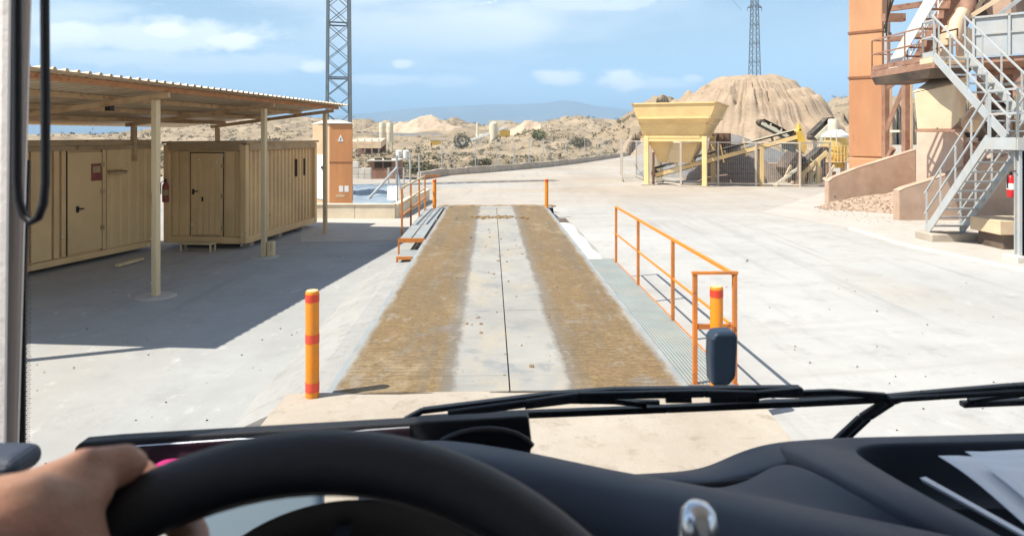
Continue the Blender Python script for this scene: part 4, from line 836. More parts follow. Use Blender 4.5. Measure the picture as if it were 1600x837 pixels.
def left_yard():
    Y = 25.5
    t = thing('tarpaulin_cover', 'blue grey tarpaulin sheet laid sloping behind the low wall', 'tarpaulin', P(556, 318, Y))
    rows = []
    for i in range(9):
        k = i / 8; rows.append([P(552 + 66 * j / 14, 319 - 30 * k, 24.0 + 5.5 * k) + V((0, 0, .03 * math.sin(j * .7 + i * .6) + .012 * math.sin(j * 2.7 - i * 2))) for j in range(15)])
    o = build(MB().grid(rows), 'sheet', M['bluesheet'], t, smooth=60); s = o.modifiers.new('t', 'SOLIDIFY'); s.thickness = .012
    fr = MB()
    for p in (rows[0][0], rows[0][-1], rows[-1][0], rows[-1][-1]): fr.bar(V((p.x, p.y, 0)), p - V((0, 0, .03)), .06, .06)
    build(fr, 'frame', M['steel'], t)
    tag(build(MB().hexa([P(604, 318, 25.2), P(620, 317, 25.2), P(620, 317, 25.3), P(604, 318, 25.3)], [P(606, 291, 25.6), P(620, 290, 25.6), P(620, 290, 25.7), P(606, 291, 25.7)]), 'white_panel', M['white'], bevel=.005), 'white panel leaning at the end of the blue grey tarpaulin', 'panel')
    t = thing('galvanised_fence', 'bare galvanised fence poles with a slanting brace beside the orange railing', 'fence', G(620, 318))
    for u, vb, vt, Y in ((620, 318, 243, 27), (641, 300, 240, 33), (655, 296, 240, 35), (607, 300, 262, 33), (631, 300, 262, 36)):
        b = P(u, vb, Y); b.z = 0; build(MB().tube([b, P(u, vt, Y)], .045, 8), 'pole', M['steel'], t)
    build(MB().tube([P(571, 316, 25.6), P(620, 262, 27)], .05, 8), 'brace', M['steel'], t); build(MB().tube([P(632, 318, 26.6), P(619, 264, 27)], .045, 8), 'brace', M['steel'], t)
    w = MB()
    for v0 in (262, 275, 288): w.tube([P(607, v0, 33), P(655, v0, 34)], .012, 4)
    build(w, 'wire', M['steel'], t)
    # block wall, brown shed, canopy store, silos and tanks on the flat ground behind
    t = thing('block_wall', 'short wall of pale stacked concrete blocks behind the kiosk', 'wall', P(553, 292, 45)); zb = -1.0
    for r in range(4):
        for k in range(3 if r < 3 else 1):
            a = P(552 + k * 9.5, 292 - r * 10, 46); build(MB().box(a + V((.2, 0, .2)), (.40, .4, .41)), 'block', M['whitec'], t, bevel=.02)
    t = thing('shed', 'low brown shed with a pale flat roof on the scrub behind the white panel', 'shed', P(597, 290, 62)); zr = P(600, 252, 62).z
    A, B = P(577, 290, 62), P(618, 290, 62); A.z = B.z = -1.6; w3 = V((0, 4, 0)); Z = V((0, 0, zr + 1.6))
    build(MB().hexa([A, B, B + w3, A + w3], [A + Z, B + Z, B + w3 + Z, A + w3 + Z]), 'wall', M['browns'], t)
    build(MB().hexa([A + Z + V((-.2, -.2, 0)), B + Z + V((.2, -.2, 0)), B + w3 + Z + V((.2, 0, 0)), A + w3 + Z + V((-.2, 0, 0))], [A + Z + V((-.2, -.2, .12)), B + Z + V((.2, -.2, .12)), B + w3 + Z + V((.2, 0, .12)), A + w3 + Z + V((-.2, 0, .12))]), 'roof', M['whitec'], t)
    for k in (.35, .7): p = A.lerp(B, k); build(MB().box(p + V((0, -.02, 1.9)), (.7, .08, .9)), 'window', M['seam'], t)
    t = thing('open_store', 'long open sided store with a pale cream roof left of the twin silos', 'shed', P(570, 240, 130)); A, B = P(548, 242, 130), P(592, 242, 130); A.z = B.z = -1.6
    rt = P(570, 221, 130).z; w3 = V((0, 7, 0))
    build(MB().hexa([A + V((-.5, -.5, rt + .3)), B + V((.5, -.5, rt + .3)), B + w3 + V((0, 0, rt + 1)), A + w3 + V((0, 0, rt + 1))], [A + V((-.5, -.5, rt + 1.6)), B + V((.5, -.5, rt + 1.6)), B + w3 + V((0, 0, rt + 2.2)), A + w3 + V((0, 0, rt + 2.2))]), 'roof', M['tanbox'], t)
    for k in range(5): p = A.lerp(B, k / 4); build(MB().bar(p, p + V((0, 0, rt + 2)), .25, .25, (0, 1, 0)), 'post', M['steel'], t)
    build(MB().hexa([A + w3, B + w3, B + w3 * 1.05, A + w3 * 1.05], [A + w3 + V((0, 0, rt + 2)), B + w3 + V((0, 0, rt + 2)), B + w3 * 1.05 + V((0, 0, rt + 2)), A + w3 * 1.05 + V((0, 0, rt + 2))]), 'back_wall', M['browns'], t)
    for k, (u0, u1) in enumerate(((592.5, 602.5), (604, 614.5))):
        Y = 165; r = (u1 - u0) / 2 / FPX * Y; c = P((u0 + u1) / 2, 238, Y); zt = P(0, 192, Y).z
        s = thing('cement_silo', ('tall cream cement silo nearest the long open store' , 'tall cream cement silo with a vent pipe on its top')[k], 'silo', c, 'twin cement silos')
        build(MB().lathe([(.25, c.z + 1.3), (r, c.z + 3.2), (r, zt - .3), (r * .9, zt)], (c.x, c.y, 0), 20), 'tank', M['cream2'], s, smooth=True)
        for zz in (.38, .7): build(MB().lathe([(r + .03, c.z + 3 + zz * 4), (r + .03, c.z + 3.12 + zz * 4)], (c.x, c.y, 0), 20, False), 'ring', M['tanbox'], s)
        for j in range(4): an = j * math.pi / 2 + .6; build(MB().bar(V((c.x + r * .85 * math.cos(an), c.y + r * .85 * math.sin(an), -2)), V((c.x + r * .85 * math.cos(an), c.y + r * .85 * math.sin(an), c.z + 3.3)), .16, .16, (0, 1, 0)), 'leg', M['cream2'], s)
        if k: build(MB().tube([V((c.x - .2, c.y, zt)), V((c.x - .2, c.y, zt + .5)), V((c.x + .3, c.y, zt + .8))], .14, 6), 'vent_pipe', M['steel'], s)
    for k, u in enumerate((623.5, 634.5)):
        Y = 118; c = P(u, 249, Y); zt = P(u, 235, Y).z; s = thing('water_tank', ('small white upright tank between the cement silos and the fence poles', 'small white upright tank next to the tall olive bush side')[k], 'tank', c, 'small white tanks')
        build(MB().lathe([(.55, c.z - .8), (.55, zt - .15), (.4, zt), (.05, zt + .05)], (c.x, c.y, 0), 16), 'tank', M['white'], s, smooth=True); build(MB().lathe([(.12, zt + .04), (.12, zt + .12)], (c.x, c.y, 0), 10), 'lid', M['steel'], s)
    m = MB(); t = thing('long_shed', 'very long low grey shed roof far behind the twin silos', 'shed', P(640, 232, 250)); A, B = P(556, 222, 250), P(690, 226, 250); A.z = B.z = -1.5
    build(MB().hexa([A, B, B + V((0, 9, 0)), A + V((0, 9, 0))], [A + V((0, 0, 3.2)), B + V((0, 0, 2.6)), B + V((0, 9, 5)), A + V((0, 9, 5.6))]), 'body', M['greygravel'], t)
left_yard()
def far_plant():
    Y = 215
    t = thing('far_conveyor', 'long thin pale conveyor rising to the distant quarry plant', 'conveyor', P(706, 232, Y)); a, b = P(704, 231, Y), P(791, 198, Y)
    build(MB().bar(a, b, 1.4, .8), 'belt_frame', M['white'], t)
    for k in (.3, .55, .8): p = a.lerp(b, k); build(MB().bar(V((p.x - .6, p.y, -1.5)), p, .2, .2, (0, 1, 0)).bar(V((p.x + .9, p.y, -1.5)), p, .2, .2, (0, 1, 0)), 'trestle', M['steel'], t)
    build(MB().hexa([P(702, 236, Y), P(722, 236, Y), P(722, 236, Y + 3), P(702, 236, Y + 3)], [P(712, 225, Y), P(729, 228, Y), P(729, 228, Y + 3), P(712, 225, Y + 3)]), 'feed_box', M['pinkc'], t)
    c = P(771, 231, Y); zt = P(771, 189, Y).z; t = thing('far_silo', 'single cream silo of the distant plant behind the conveyor', 'silo', c)
    build(MB().lathe([(.9, c.z - 1), (1.3, c.z + 1.5), (1.3, zt - .8), (.3, zt)], (c.x, c.y, 0), 18), 'tank', M['cream2'], t, smooth=True); build(MB().box((c.x + 1.2, c.y, zt - .3), (5, 1.5, .9)), 'roof_walk', M['cream2'], t)
    t = thing('plant_mast', 'slim pale mast standing before the distant hills', 'mast', P(746, 226, Y)); build(MB().tube([P(746, 228, Y), P(746, 191, Y)], [.5, .35], 8), 'pole', M['cream2'], t); build(MB().tube([P(743, 212, Y), P(760, 210, Y)], .25, 6), 'arm', M['cream2'], t)
    t = thing('screen_house', 'ochre screening house on dark legs beside the distant silo', 'building', P(786, 226, Y)); A = P(780, 213, Y)
    build(MB().hexa([P(781, 214, Y), P(797, 214, Y), P(797, 214, Y + 3), P(781, 214, Y + 3)], [P(781, 202, Y), P(797, 204, Y), P(797, 204, Y + 3), P(781, 202, Y + 3)]), 'house', M['yellowb'], t)
    for u in (781.5, 786, 791, 796.5): p = P(u, 214, Y + .4); build(MB().bar(V((p.x, p.y, -2)), p, .3, .3, (0, 1, 0)), 'leg', M['darks'], t)
    build(MB().hexa([P(779, 202, Y - .3), P(797, 203, Y - .3), P(797, 203, Y + 3.4), P(779, 202, Y + 3.4)], [P(779, 199, Y - .3), P(794, 200, Y - .3), P(794, 200, Y + 3.4), P(779, 199, Y + 3.4)]), 'roof', M['white'], t)
    for k, (u0, u1, v0, v1, mt, lb) in enumerate(((710, 719, 226, 216, 'white', 'small white hut just behind the foot of the distant conveyor'), (672, 692, 229, 219, 'yellowb', 'low open yellowish platform building left of the distant conveyor'), (787, 791, 229, 222, 'white', 'tiny white hut under the ochre screening house'))):
        y2 = Y + 4 + 3 * k; t = thing('hut', lb, 'hut', P(u0, v0, y2)); build(MB().hexa([P(u0, v0, y2), P(u1, v0, y2), P(u1, v0, y2 + 3), P(u0, v0, y2 + 3)], [P(u0, v1, y2), P(u1, v1, y2), P(u1, v1, y2 + 3), P(u0, v1, y2 + 3)]), 'wall', M[mt], t)
        build(MB().hexa([P(u0 - 1, v1, y2 - .4), P(u1 + 1, v1, y2 - .4), P(u1 + 1, v1, y2 + 3.4), P(u0 - 1, v1, y2 + 3.4)], [P(u0 - 1, v1 - 1, y2 - .4), P(u1 + 1, v1 - 1, y2 - .4), P(u1 + 1, v1 - 1.4, y2 + 3.4), P(u0 - 1, v1 - 1.4, y2 + 3.4)]), 'roof', M['steel'], t)
        build(MB().hexa([P(u0 + 1, v0, y2 - .05), P(u0 + 3, v0, y2 - .05), P(u0 + 3, v0, y2 + .1), P(u0 + 1, v0, y2 + .1)], [P(u0 + 1, v0 - 5, y2 - .05), P(u0 + 3, v0 - 5, y2 - .05), P(u0 + 3, v0 - 5, y2 + .1), P(u0 + 1, v0 - 5, y2 + .1)]), 'door', M['seam'], t)
far_plant()
def pylon(base, w0, w1, h, bays, leg, br, label, arms, rot, legmat='pylon'):
    t = thing('lattice_pylon', label, 'pylon', base, 'lattice power pylons'); rz = Matrix.Rotation(rot, 3, 'Z')
    def pt(i, k): s = (w0 + (w1 - w0) * k) / 2; sx, sy = ((-1, -1), (1, -1), (1, 1), (-1, 1))[i % 4]; return base + rz @ V((sx * s, sy * s, h * k))
    for i in range(4): build(MB().bar(pt(i, 0), pt(i, 1), leg, leg, (0, 1, 0)), 'leg', M[legmat], t)
    for i in range(4):
        m = MB()
        for b in range(bays):
            k0, k1 = b / bays, (b + 1) / bays; m.bar(pt(i, k0), pt(i + 1, k1), br, br * .5); m.bar(pt(i + 1, k0), pt(i, k1), br * .7, br * .4)
            if b % 3 == 0: m.bar(pt(i, k0), pt(i + 1, k0), br, br)
        build(m, 'lattice_face', M['pylon'], t)
    for z, L in arms:
        k = z / h; c = base + V((0, 0, z))
        for s in (-1, 1):
            m = MB()
            tip = c + rz @ V((s * L, 0, 0)); s2 = (w0 + (w1 - w0) * k) / 2
            for y in (-1, 1): m.bar(c + rz @ V((s * s2, y * s2, 0)), tip, br, br); m.bar(c + rz @ V((s * s2, y * s2, .7)), tip, br, br)
            m.tube([tip, tip - V((0, 0, .9))], .07, 6)
            build(m, 'cross_arm', M['pylon'], t)
    return t
b = P(529, 318, 38); b.z = 0; pylon(b, 1.30, 1.0, 19, 19, .14, .075, 'tall grey lattice pylon rising behind the carport roof and orange kiosk', ((14.5, 2.6), (16.8, 2.2)), .28, 'pylon')
b = P(1179, 126, 165); pylon(b, 2.1, 1.1, 24, 16, .15, .10, 'far slender lattice pylon standing on top of the pale mound', ((17.6, 1.8), (20.5, 1.5)), .1)
b = P(1179, 126, 165)
def cables():
    t = thing('power_cable', 'thin dark overhead cable running to the far pylon', 'cable', b + V((0, 0, 17))); m = MB(); e = b + V((-3, 0, 16.8)); s0 = V((6, 60, 34)); pts = [s0.lerp(e, k / 14) - V((0, 0, 5 * (k / 14) * (1 - k / 14))) for k in range(15)]
    m.tube(pts, .022, 4); build(m, 'wire', M['wire'], t)
cables()

# ------------------------------------------------------------------ yellow hopper, conveyors and fence
HY = 37.5
HYAW = R_(24); HRX, HBK = V((math.cos(HYAW), -math.sin(HYAW), 0)), V((math.sin(HYAW), math.cos(HYAW), 0))
def onl(u, v, y0):   # the spot seen in that column on an upright plane turned a little towards the road
    o = V((8.8, y0, 0)); t_ = (u - U0) / FPX; s_ = (t_ * o.y - o.x) / (HRX.x - t_ * HRX.y); p = o + HRX * s_; p.z = P(0, v, p.y).z; return p
def hopper():
    t = thing('feed_hopper', 'big pale yellow flared feed hopper standing on square legs', 'hopper', P(1060, 290, HY))
    rx, bk = HRX, HBK
    def ring(u0, u1, v, y0, dep):
        z = P(0, v, onl((u0 + u1) / 2, v, y0).y).z; a, b = onl(u0, v, y0), onl(u1, v, y0); a.z = b.z = z; return [a, b, b + bk * dep, a + bk * dep]
    lv = [(988, 1119, 162, 37.55, 5.2), (996, 1110, 184, 37.7, 4.7), (1000, 1105, 193, 37.95, 4.2), (1005, 1097, 214, 38.25, 3.4)]
    names = ('upper_band', 'middle_band', 'lower_band')
    rings = [ring(*l) for l in lv]
    for k in range(3):
        o, i = rings[k], rings[k + 1]; m = MB()
        for j in range(4): m.add([o[j], o[(j + 1) % 4], i[(j + 1) % 4], i[j]], [(0, 1, 2, 3)])
        ob = build(m, names[k], M['yellow'], t); s = ob.modifiers.new('t', 'SOLIDIFY'); s.thickness = .06; s.offset = 0
    def rim(r, w, h, nm, off=0):
        m = MB()
        for j in range(4): a, b_ = r[j], r[(j + 1) % 4]; d = (b_ - a).normalized(); m.bar(a - d * w / 2 + V((0, 0, off)), b_ + d * w / 2 + V((0, 0, off)), w, h)
        build(m, nm, M['yellow'], t)
    rim(rings[0], .16, .07, 'rim', .03); rim(rings[1], .13, .10, 'stiffener'); rim(rings[2], .12, .08, 'stiffener'); rim(rings[3], .24, .12, 'support_frame')
    base = ring(1032, 1078, 254, 38.9, 1.5); m = MB()
    ir = ring(1010, 1092, 216, 38.35, 3.1)
    for j in range(4): m.add([ir[j], ir[(j + 1) % 4], base[(j + 1) % 4], base[j]], [(0, 1, 2, 3)])
    ob = build(m, 'cone', M['yellow'], t); s = ob.modifiers.new('t', 'SOLIDIFY'); s.thickness = .05; s.offset = 0
    for u in (1010.5, 1101):
        p = onl(u, 214, 38.2); p.z = P(0, 214, p.y).z
        for q in (p, p + bk * 3.4): build(MB().bar(V((q.x, q.y, 0)), V((q.x, q.y, p.z + .02)), .26, .26, bk), 'leg', M['yellow'], t, bevel=.02); build(MB().box((q.x, q.y, .02), (.7, .6, .06)), 'foot_plate', M['curb'], t)
    p, q = onl(1014, 220, 38.15), onl(1097, 220, 38.15); p.z = q.z = P(0, 219, 38.2).z; build(MB().bar(p, q, .14, .16), 'cross_beam', M['yellow'], t)
    p = P(1021, 238, 38.9); build(MB().bar(V((p.x, 38.9, 0)), p, .12, .12, (0, 1, 0)), 'strut', M['browns'], t)
    build(MB().hexa([P(1020, 284, 41), P(1034, 284, 41), P(1034, 284, 41.6), P(1020, 284, 41.6)], [P(1020, 240, 41), P(1029, 240, 41), P(1034, 252, 41.6), P(1020, 240, 41.6)]), 'side_skirt', M['cream2'], t)
hopper()
def conveyor(name, label, a, b, w, legs, mt='yellow', rise=.34, idl=True):
    a, b = V(a), V(b); t = thing(name, label, 'conveyor', a); d = (b - a).normalized(); s = d.cross(V((0, 0, 1))).normalized(); n = s.cross(d); L = (b - a).length
    if n.z < 0: n = -n
    for k in (-1, 1): build(MB().bar(a + s * (k * w / 2), b + s * (k * w / 2), .09, .22), 'side_beam', M[mt], t)
    bl = MB(); m = 12; lo = [a + n * (rise + .10), b + n * (rise + .10)]; N_ = int(L / .5)
    bl.grid([[a + d * (L * i / N_) + s * (w * .46 * x) + n * (rise + .10 * abs(x) ** 1.5 + z) for x, z in ((-1, 0), (-.5, 0), (0, 0), (.5, 0), (1, 0), (1, -.03), (0, -.03), (-1, -.03))] for i in range(N_ + 1)])
    bl.grid([[a + d * (L * i / N_) + s * (w * .44 * x) + n * -.16 for x in (-1, 1)] for i in (0, N_)])
    build(bl, 'belt', M['belt'], t)
    if idl:
        src = None
        for i in range(int(L / .9)):
            p = a + d * (.45 + .9 * i) + n * .02
            if src is None: src = build(MB().tube([p + n * .26 - s * w * .42, p + n * .18, p + n * .26 + s * w * .42], .06, 6).bar(p - s * w * .5, p + n * .3 - s * w * .5, .05, .05, d).bar(p + s * w * .5, p + n * .3 + s * w * .5, .05, .05, d), 'idler', M['cream2'], t); p0 = p; c0 = WL[src.name]
            else: inst(src, t, c0 + (p - p0), name='idler')
    for e, r in ((a, .2), (b, .22)): build(MB().tube([e - s * w * .45 + n * .1, e + s * w * .45 + n * .1], r, 12), 'drum', M['darks'], t)
    for k in legs:
        p = a.lerp(b, k)
        for z in (-1, 1): build(MB().bar(V((p.x, p.y, 0)) + s * (z * w / 2), p + s * (z * w / 2), .2, .16, (0, 1, 0)), 'leg', M[mt], t)
        build(MB().bar(V((p.x, p.y, p.z * .5)) - s * w / 2, V((p.x, p.y, p.z * .5)) + s * w / 2, .08, .08), 'tie', M[mt], t)
    return t
cv = conveyor('belt_conveyor', 'long cream framed conveyor rising from under the yellow hopper', onl(1024, 273, 39.3), P(1243, 214, 37.9), .95, (.76,))
t_ = cv
for k in (.13, .24, .46, .62): p = onl(1024, 273, 39.3).lerp(P(1243, 214, 37.9), k); build(MB().bar(p + V((.15, -.52, -.25)), p + V((-.05, -.52, .75)), .07, .07, (0, 1, 0)), 'guard_post', M['yellow'], t_)
p, q = onl(1024, 268, 38.8), P(1243, 202, 37.4); build(MB().bar(p + V((1, 0, .55)), q, .06, .06), 'guard_rail', M['cream2'], t_)
conveyor('stockpile_conveyor', 'short dark conveyor with a white head pointing up over the grey gravel pile', P(1240, 220, 52), P(1187, 193, 52), .9, (.25,), 'cream2', .3)
conveyor('transfer_conveyor', 'cream conveyor rising from the dark crusher towards the yellow tank', P(1240, 279, 39.5), P(1287, 237, 39.5), .9, (.2, .7), 'yellow', .3)
conveyor('silo_conveyor', 'dark conveyor rising to the white cap of the yellow tank', P(1270, 216, 47), P(1297, 190, 47), .9, (.3,), 'cream2', .3, False)
def chute():
    t = thing('discharge_chute', 'narrow bright yellow discharge chute at the head of the long conveyor', 'chute', P(1252, 290, 37.9)); y0, y1 = 37.3, 38.5
    def pr(pts): return MB().prism([P(u, v, y0) for u, v in pts], (0.3, y1 - y0, 0))
    build(pr([(1244, 206), (1253, 200), (1261, 232), (1257, 240), (1250, 234)]), 'chute_body', M['yellowb'], t)
    build(pr([(1249, 193), (1251, 193), (1252, 204), (1248, 204)]), 'lug', M['yellowb'], t)
    p = P(1249, 238, 37.9); build(MB().bar(V((p.x - .1, 37.9, 0)), p, .2, .2, (0, 1, 0)), 'support_post', M['browns'], t); build(MB().bar(V((p.x - 1.4, 37.9, 0)), P(1248, 262, 37.9), .14, .14), 'brace', M['cream2'], t)
    build(MB().hexa([P(1222, 232, 38.6), P(1244, 240, 38.6), P(1244, 240, 40), P(1222, 232, 40)], [P(1222, 222, 38.6), P(1244, 218, 38.6), P(1244, 218, 40), P(1222, 222, 40)]), 'blue_cover', M['bluesheet'], t)
chute()
def crusher():
    t = thing('crusher', 'dark crusher frame with legs below the yellow chute', 'machine', P(1255, 290, 41))
    def pr(pts, y0, y1): return MB().prism([P(u, v, y0) for u, v in pts], (0, y1 - y0, 0))
    build(pr([(1228, 262), (1246, 236), (1262, 250), (1258, 286), (1240, 288)], 40.8, 42.5), 'housing', M['darks'], t, bevel=.05)
    build(pr([(1262, 258), (1290, 240), (1292, 276), (1262, 284)], 41.2, 43), 'screen_box', M['darks'], t, bevel=.05)
    for u, v in ((1232, 262), (1258, 268), (1282, 262), (1293, 258), (1303, 268)): p = P(u, v, 40.7); build(MB().bar(V((p.x, 40.7, 0)), p, .16, .16, (0, 1, 0)), 'leg', M['browns'], t)
    for (a, b_) in (((1222, 287), (1236, 258)), ((1236, 288), (1250, 262)), ((1262, 288), (1276, 260)), ((1290, 282), (1304, 258))): build(MB().bar(P(*a, 40.5), P(*b_, 40.5), .12, .12), 'brace', M['tanbox'], t)
    m = MB()
    for k in range(6): c = P(1262 + k * 5, 252 - k * 2.5, 40.9); m.tube([c, c + V((0, .7, 0))], .22, 10)
    build(m, 'flywheels', M['darks'], t)
crusher()
def yellow_tank():
    Y = 43; c = P(1305, 290, Y); c.z = 0; r = 20 / FPX * Y; z = lambda v: P(0, v, Y).z
    t = thing('yellow_tank', 'bright yellow round tank with a white cap next to the orange duct', 'tank', c)
    build(MB().lathe([(.35, z(262)), (.5, z(258)), (r * .92, z(247)), (r * .86, z(216))], c, 28), 'body', M['yellowb'], t, smooth=True)
    build(MB().lathe([(r * .90, z(216)), (r * 1.02, z(214.5)), (r * 1.02, z(211.5)), (r * .7, z(206)), (r * .5, z(203))], c, 28), 'lid', M['white'], t, smooth=True)
    build(MB().lathe([(r * .36, z(204)), (r * .36, z(188)), (r * .3, z(186))], c + V((-.15, 0, 0)), 20), 'cap', M['cream2'], t, smooth=True)
    for k in range(4): an = k * 1.57 + .5; p = c + V((r * .85 * math.cos(an), r * .85 * math.sin(an), 0)); build(MB().bar(p, p + V((0, 0, z(246))), .16, .16, (0, 1, 0)), 'leg', M['tanbox'], t)
    m = MB(); n = 14
    for k in range(n): a0 = math.pi + k * math.pi * .95 / n; p = c + V((r * 1.15 * math.cos(a0), r * 1.15 * math.sin(a0), z(252))); m.bar(p, p + V((0, 0, 1.0)), .04, .04, (0, 1, 0)); a1 = a0 + math.pi * .95 / n; q = c + V((r * 1.15 * math.cos(a1), r * 1.15 * math.sin(a1), z(252))); [m.bar(p + V((0, 0, h)), q + V((0, 0, h)), .04, .04) for h in (.5, 1.0)]
    build(m, 'guard_rail', M['yellow'], t); build(MB().lathe([(r * .6, z(253)), (r * 1.2, z(253)), (r * 1.2, z(252))], c, 24), 'platform', M['tanbox'], t)
    for k in range(3): build(MB().box(P(1289 + k * 9, 214, Y - 2), (.05, .05, 1.0)), 'upper_post', M['cream2'], t)
yellow_tank()
def pile(c, r, h, name, mt, label, seed, sx=1.0, kind=None):
    ang = np.linspace(0, 2 * np.pi, 61); rad = np.linspace(0.02, 1, 22); A, Rr = np.meshgrid(ang, rad); x = np.cos(A) * Rr * r * sx; y = np.sin(A) * Rr * r
    z = h * (1 - np.sqrt(Rr ** 2 + .02)) * 1.02 * (1 + .25 * (fbm(x / r * 2 + seed, y / r * 2, 4, seed) - .5)) + .12 * (fbm(x * 2.2, y * 2.2, 4, seed + 3) - .5); z = z * (1 - sstep(.93, 1, Rr)) - .06 * sstep(.9, 1, Rr)
    n, m = A.shape; i, j = np.meshgrid(np.arange(n - 1), np.arange(m - 1), indexing='ij'); a = (i * m + j).ravel()
    o = np_mesh(np.stack([c[0] + x, c[1] + y, z], -1).reshape(-1, 3), np.stack([a, a + 1, a + m + 1, a + m], -1), name, M[mt], kind, True, None, (c[0], c[1], 0)); tag(o, label, 'gravel pile')
pile((15.6, 48.5), 4.6, 3.3, 'gravel_pile', 'greygravel', 'wide dark grey gravel pile behind the long conveyor', 5, 1.5)
pile((14.2, 43.6), 3.3, 2.75, 'gravel_pile', 'browngravel', 'brownish gravel pile right of the yellow hopper, partly behind the conveyor', 8, 1.0)
t_ = thing('retaining_block_wall', 'low pinkish concrete wall under the raised end of the conveyor', 'wall', P(1190, 290, 46))
for k in range(3): a, b_ = P(1166 + k * 19, 281, 44.5), P(1184.6 + k * 19, 281, 44.5); a.z = b_.z = 0; build(MB().bar(a + V((0, 0, .5)), b_ + V((0, 0, .5)), .4, 1.04), 'block', M['pinkc'], t_, bevel=.03)
a, b_ = P(1110, 240, 42.6), P(1142, 240, 42.6); t_ = thing('dark_bin', 'dark open steel bin behind the hopper leg', 'bin', P(1126, 280, 42)); build(MB().hexa([V((a.x, 42.6, 0)), V((b_.x, 42.6, 0)), V((b_.x, 44, 0)), V((a.x, 44, 0))], [P(1110, 208, 42.6), P(1142, 208, 42.6), P(1142, 208, 44), P(1110, 208, 44)]), 'body', M['browns'], t_)
m_ = MB()
for k in range(4): q = P(1113 + k * 9, 209, 42.5); m_.bar(V((q.x, 42.52, 0)), q, .12, .1, (0, 1, 0))
build(m_, 'ribs', M['darks'], t_)
def mesh_fence():
    t = thing('mesh_fence', 'welded mesh fence with tan posts round the hopper and conveyor', 'fence', G(1100, 292))
    pts = [(972, 284, 218), (982, 282, 219), (996, 281, 220), (1017, 286, 220.5), (1064, 292, 221), (1122, 290, 221), (1181, 291, 221.5), (1250, 293, 222), (1297, 292, 222)]
    ps = []
    for u, vb, vt in pts: b = G(u, vb); ps.append((b, P(u, vt, b.y)))
    ps[1] = (ps[1][0] + V((0, 3, 0)), ps[1][1] + V((0, 3, 0))); ps[2] = (ps[2][0] + V((.3, 2.0, 0)), ps[2][1] + V((.3, 2.0, 0)))
    order = ps
    for b, tp in order: build(MB().bar(b, tp, .09, .09, (0, 1, 0)), 'post', M['fencep'], t)
    for (b, tp), (b2, t2) in zip(order, order[1:]):
        build(MB().bar(tp - V((0, 0, .05)), t2 - V((0, 0, .05)), .065, .065), 'top_rail', M['fencep'], t); build(MB().bar(b + V((0, 0, .14)), b2 + V((0, 0, .14)), .06, .06), 'bottom_rail', M['fencep'], t)
        w = MB(); L = (b2 - b).length; n = max(3, int(L / .1))
        for k in range(1, n): p, q = b.lerp(b2, k / n), tp.lerp(t2, k / n); w.tube([p + V((0, 0, .15)), q - V((0, 0, .06))], .0055, 3, False)
        for k in range(1, 9): w.tube([b.lerp(tp, k / 9), b2.lerp(t2, k / 9)], .0032, 3, False)
        tag(build(w, 'wire_panel', M['steel'], t), kind='stuff')
mesh_fence()

# ------------------------------------------------------------------ the plant on the right
PYAW = R_(42); PRX, PBK = V((math.cos(PYAW), -math.sin(PYAW), 0)), V((math.sin(PYAW), math.cos(PYAW), 0))
def onp(u, v, o):   # the spot seen in that column on the plant's own front plane through o
    t_ = (u - U0) / FPX; s_ = (t_ * o.y - o.x) / (PRX.x - t_ * PRX.y); p = o + PRX * s_; p.z = P(0, v, o.y).z; return p
def duct():
    o = P(1352, V0, 31); a, b_ = onp(1326, 265, o), onp(1379, 265, o); w = (b_ - a).length; mid = (a + b_) / 2; mid.z = 0; rot = Matrix.Rotation(-PYAW, 3, 'Z')
    t = thing('exhaust_duct', 'tall square rust orange duct rising above the concrete wing walls', 'duct', mid + PBK * (w / 2))
    def at(x, y, z): return mid + PRX * x + PBK * y + V((0, 0, z))
    zs = [0] + [P(0, v, 31).z for v in (246, 121, 50)] + [10.6, 13.2]
    for z0, z1 in zip(zs, zs[1:]): build(MB().box(at(0, w / 2, (z0 + z1) / 2), (w, w, z1 - z0 - .03), rot), 'duct_section', M['stack'], t, bevel=.05)
    for z in zs[2:]: build(MB().box(at(0, w / 2, z), (w + .07, w + .07, .09), rot), 'flange', M['ductseam'], t)
    d = build(MB().box(at(w * .14, -.02, (zs[1] - .12) * .5 + .1), (w * .58, .05, zs[1] - .25), rot), 'hatch', M['stack'], t, bevel=.015)
    for z in (.55, 1.4): build(MB().box(at(0, -.06, z), (.06, .05, .14), rot), 'hinge', M['ductseam'], d)
    build(MB().box(at(w * .36, -.06, 1.1), (.16, .06, .10), rot), 'handle', M['ductseam'], d); build(MB().box(at(0, -.05, 1.0), (.05, .02, .7), rot), 'label', M['label_w'], d)
    build(MB().box(at(w / 2 + .12, .1, 4), (.14, .14, 8), rot), 'pipe', M['steel'], t)
duct()
def wing(name, label, u0, u1, vb, pts, Y, th=.35):
    t = thing('wing_wall', label, 'wall', P(u0, vb, Y)); front = [P(u, v, Y) for u, v in pts]; mb = MB().prism([V((p.x, p.y, max(p.z, -.05))) for p in front], (0, th, 0))
    build(mb, 'concrete', M['pinkc'], t, bevel=.04); m = MB(); top = front[1:-1]
    for p, q in zip(top, top[1:]): m.bar(p + V((0, th / 2, .008)), q + V((0, th / 2, .008)), th + .012, .03)
    build(m, 'coping', M['pinkc'], t, bevel=.02)
wing('a', 'sloping pinkish concrete wall at the foot of the orange duct', 1294, 1432, 318, [(1294, 322), (1294, 284), (1302, 278), (1340, 263), (1385, 249), (1432, 234), (1432, 322)], 27.6)
wing('b', 'second sloping concrete wall behind the lower flight of steel stairs', 1404, 1560, 344, [(1404, 345), (1404, 299), (1414, 294), (1460, 280), (1512, 262), (1600, 236), (1640, 225), (1640, 345)], 22.6)
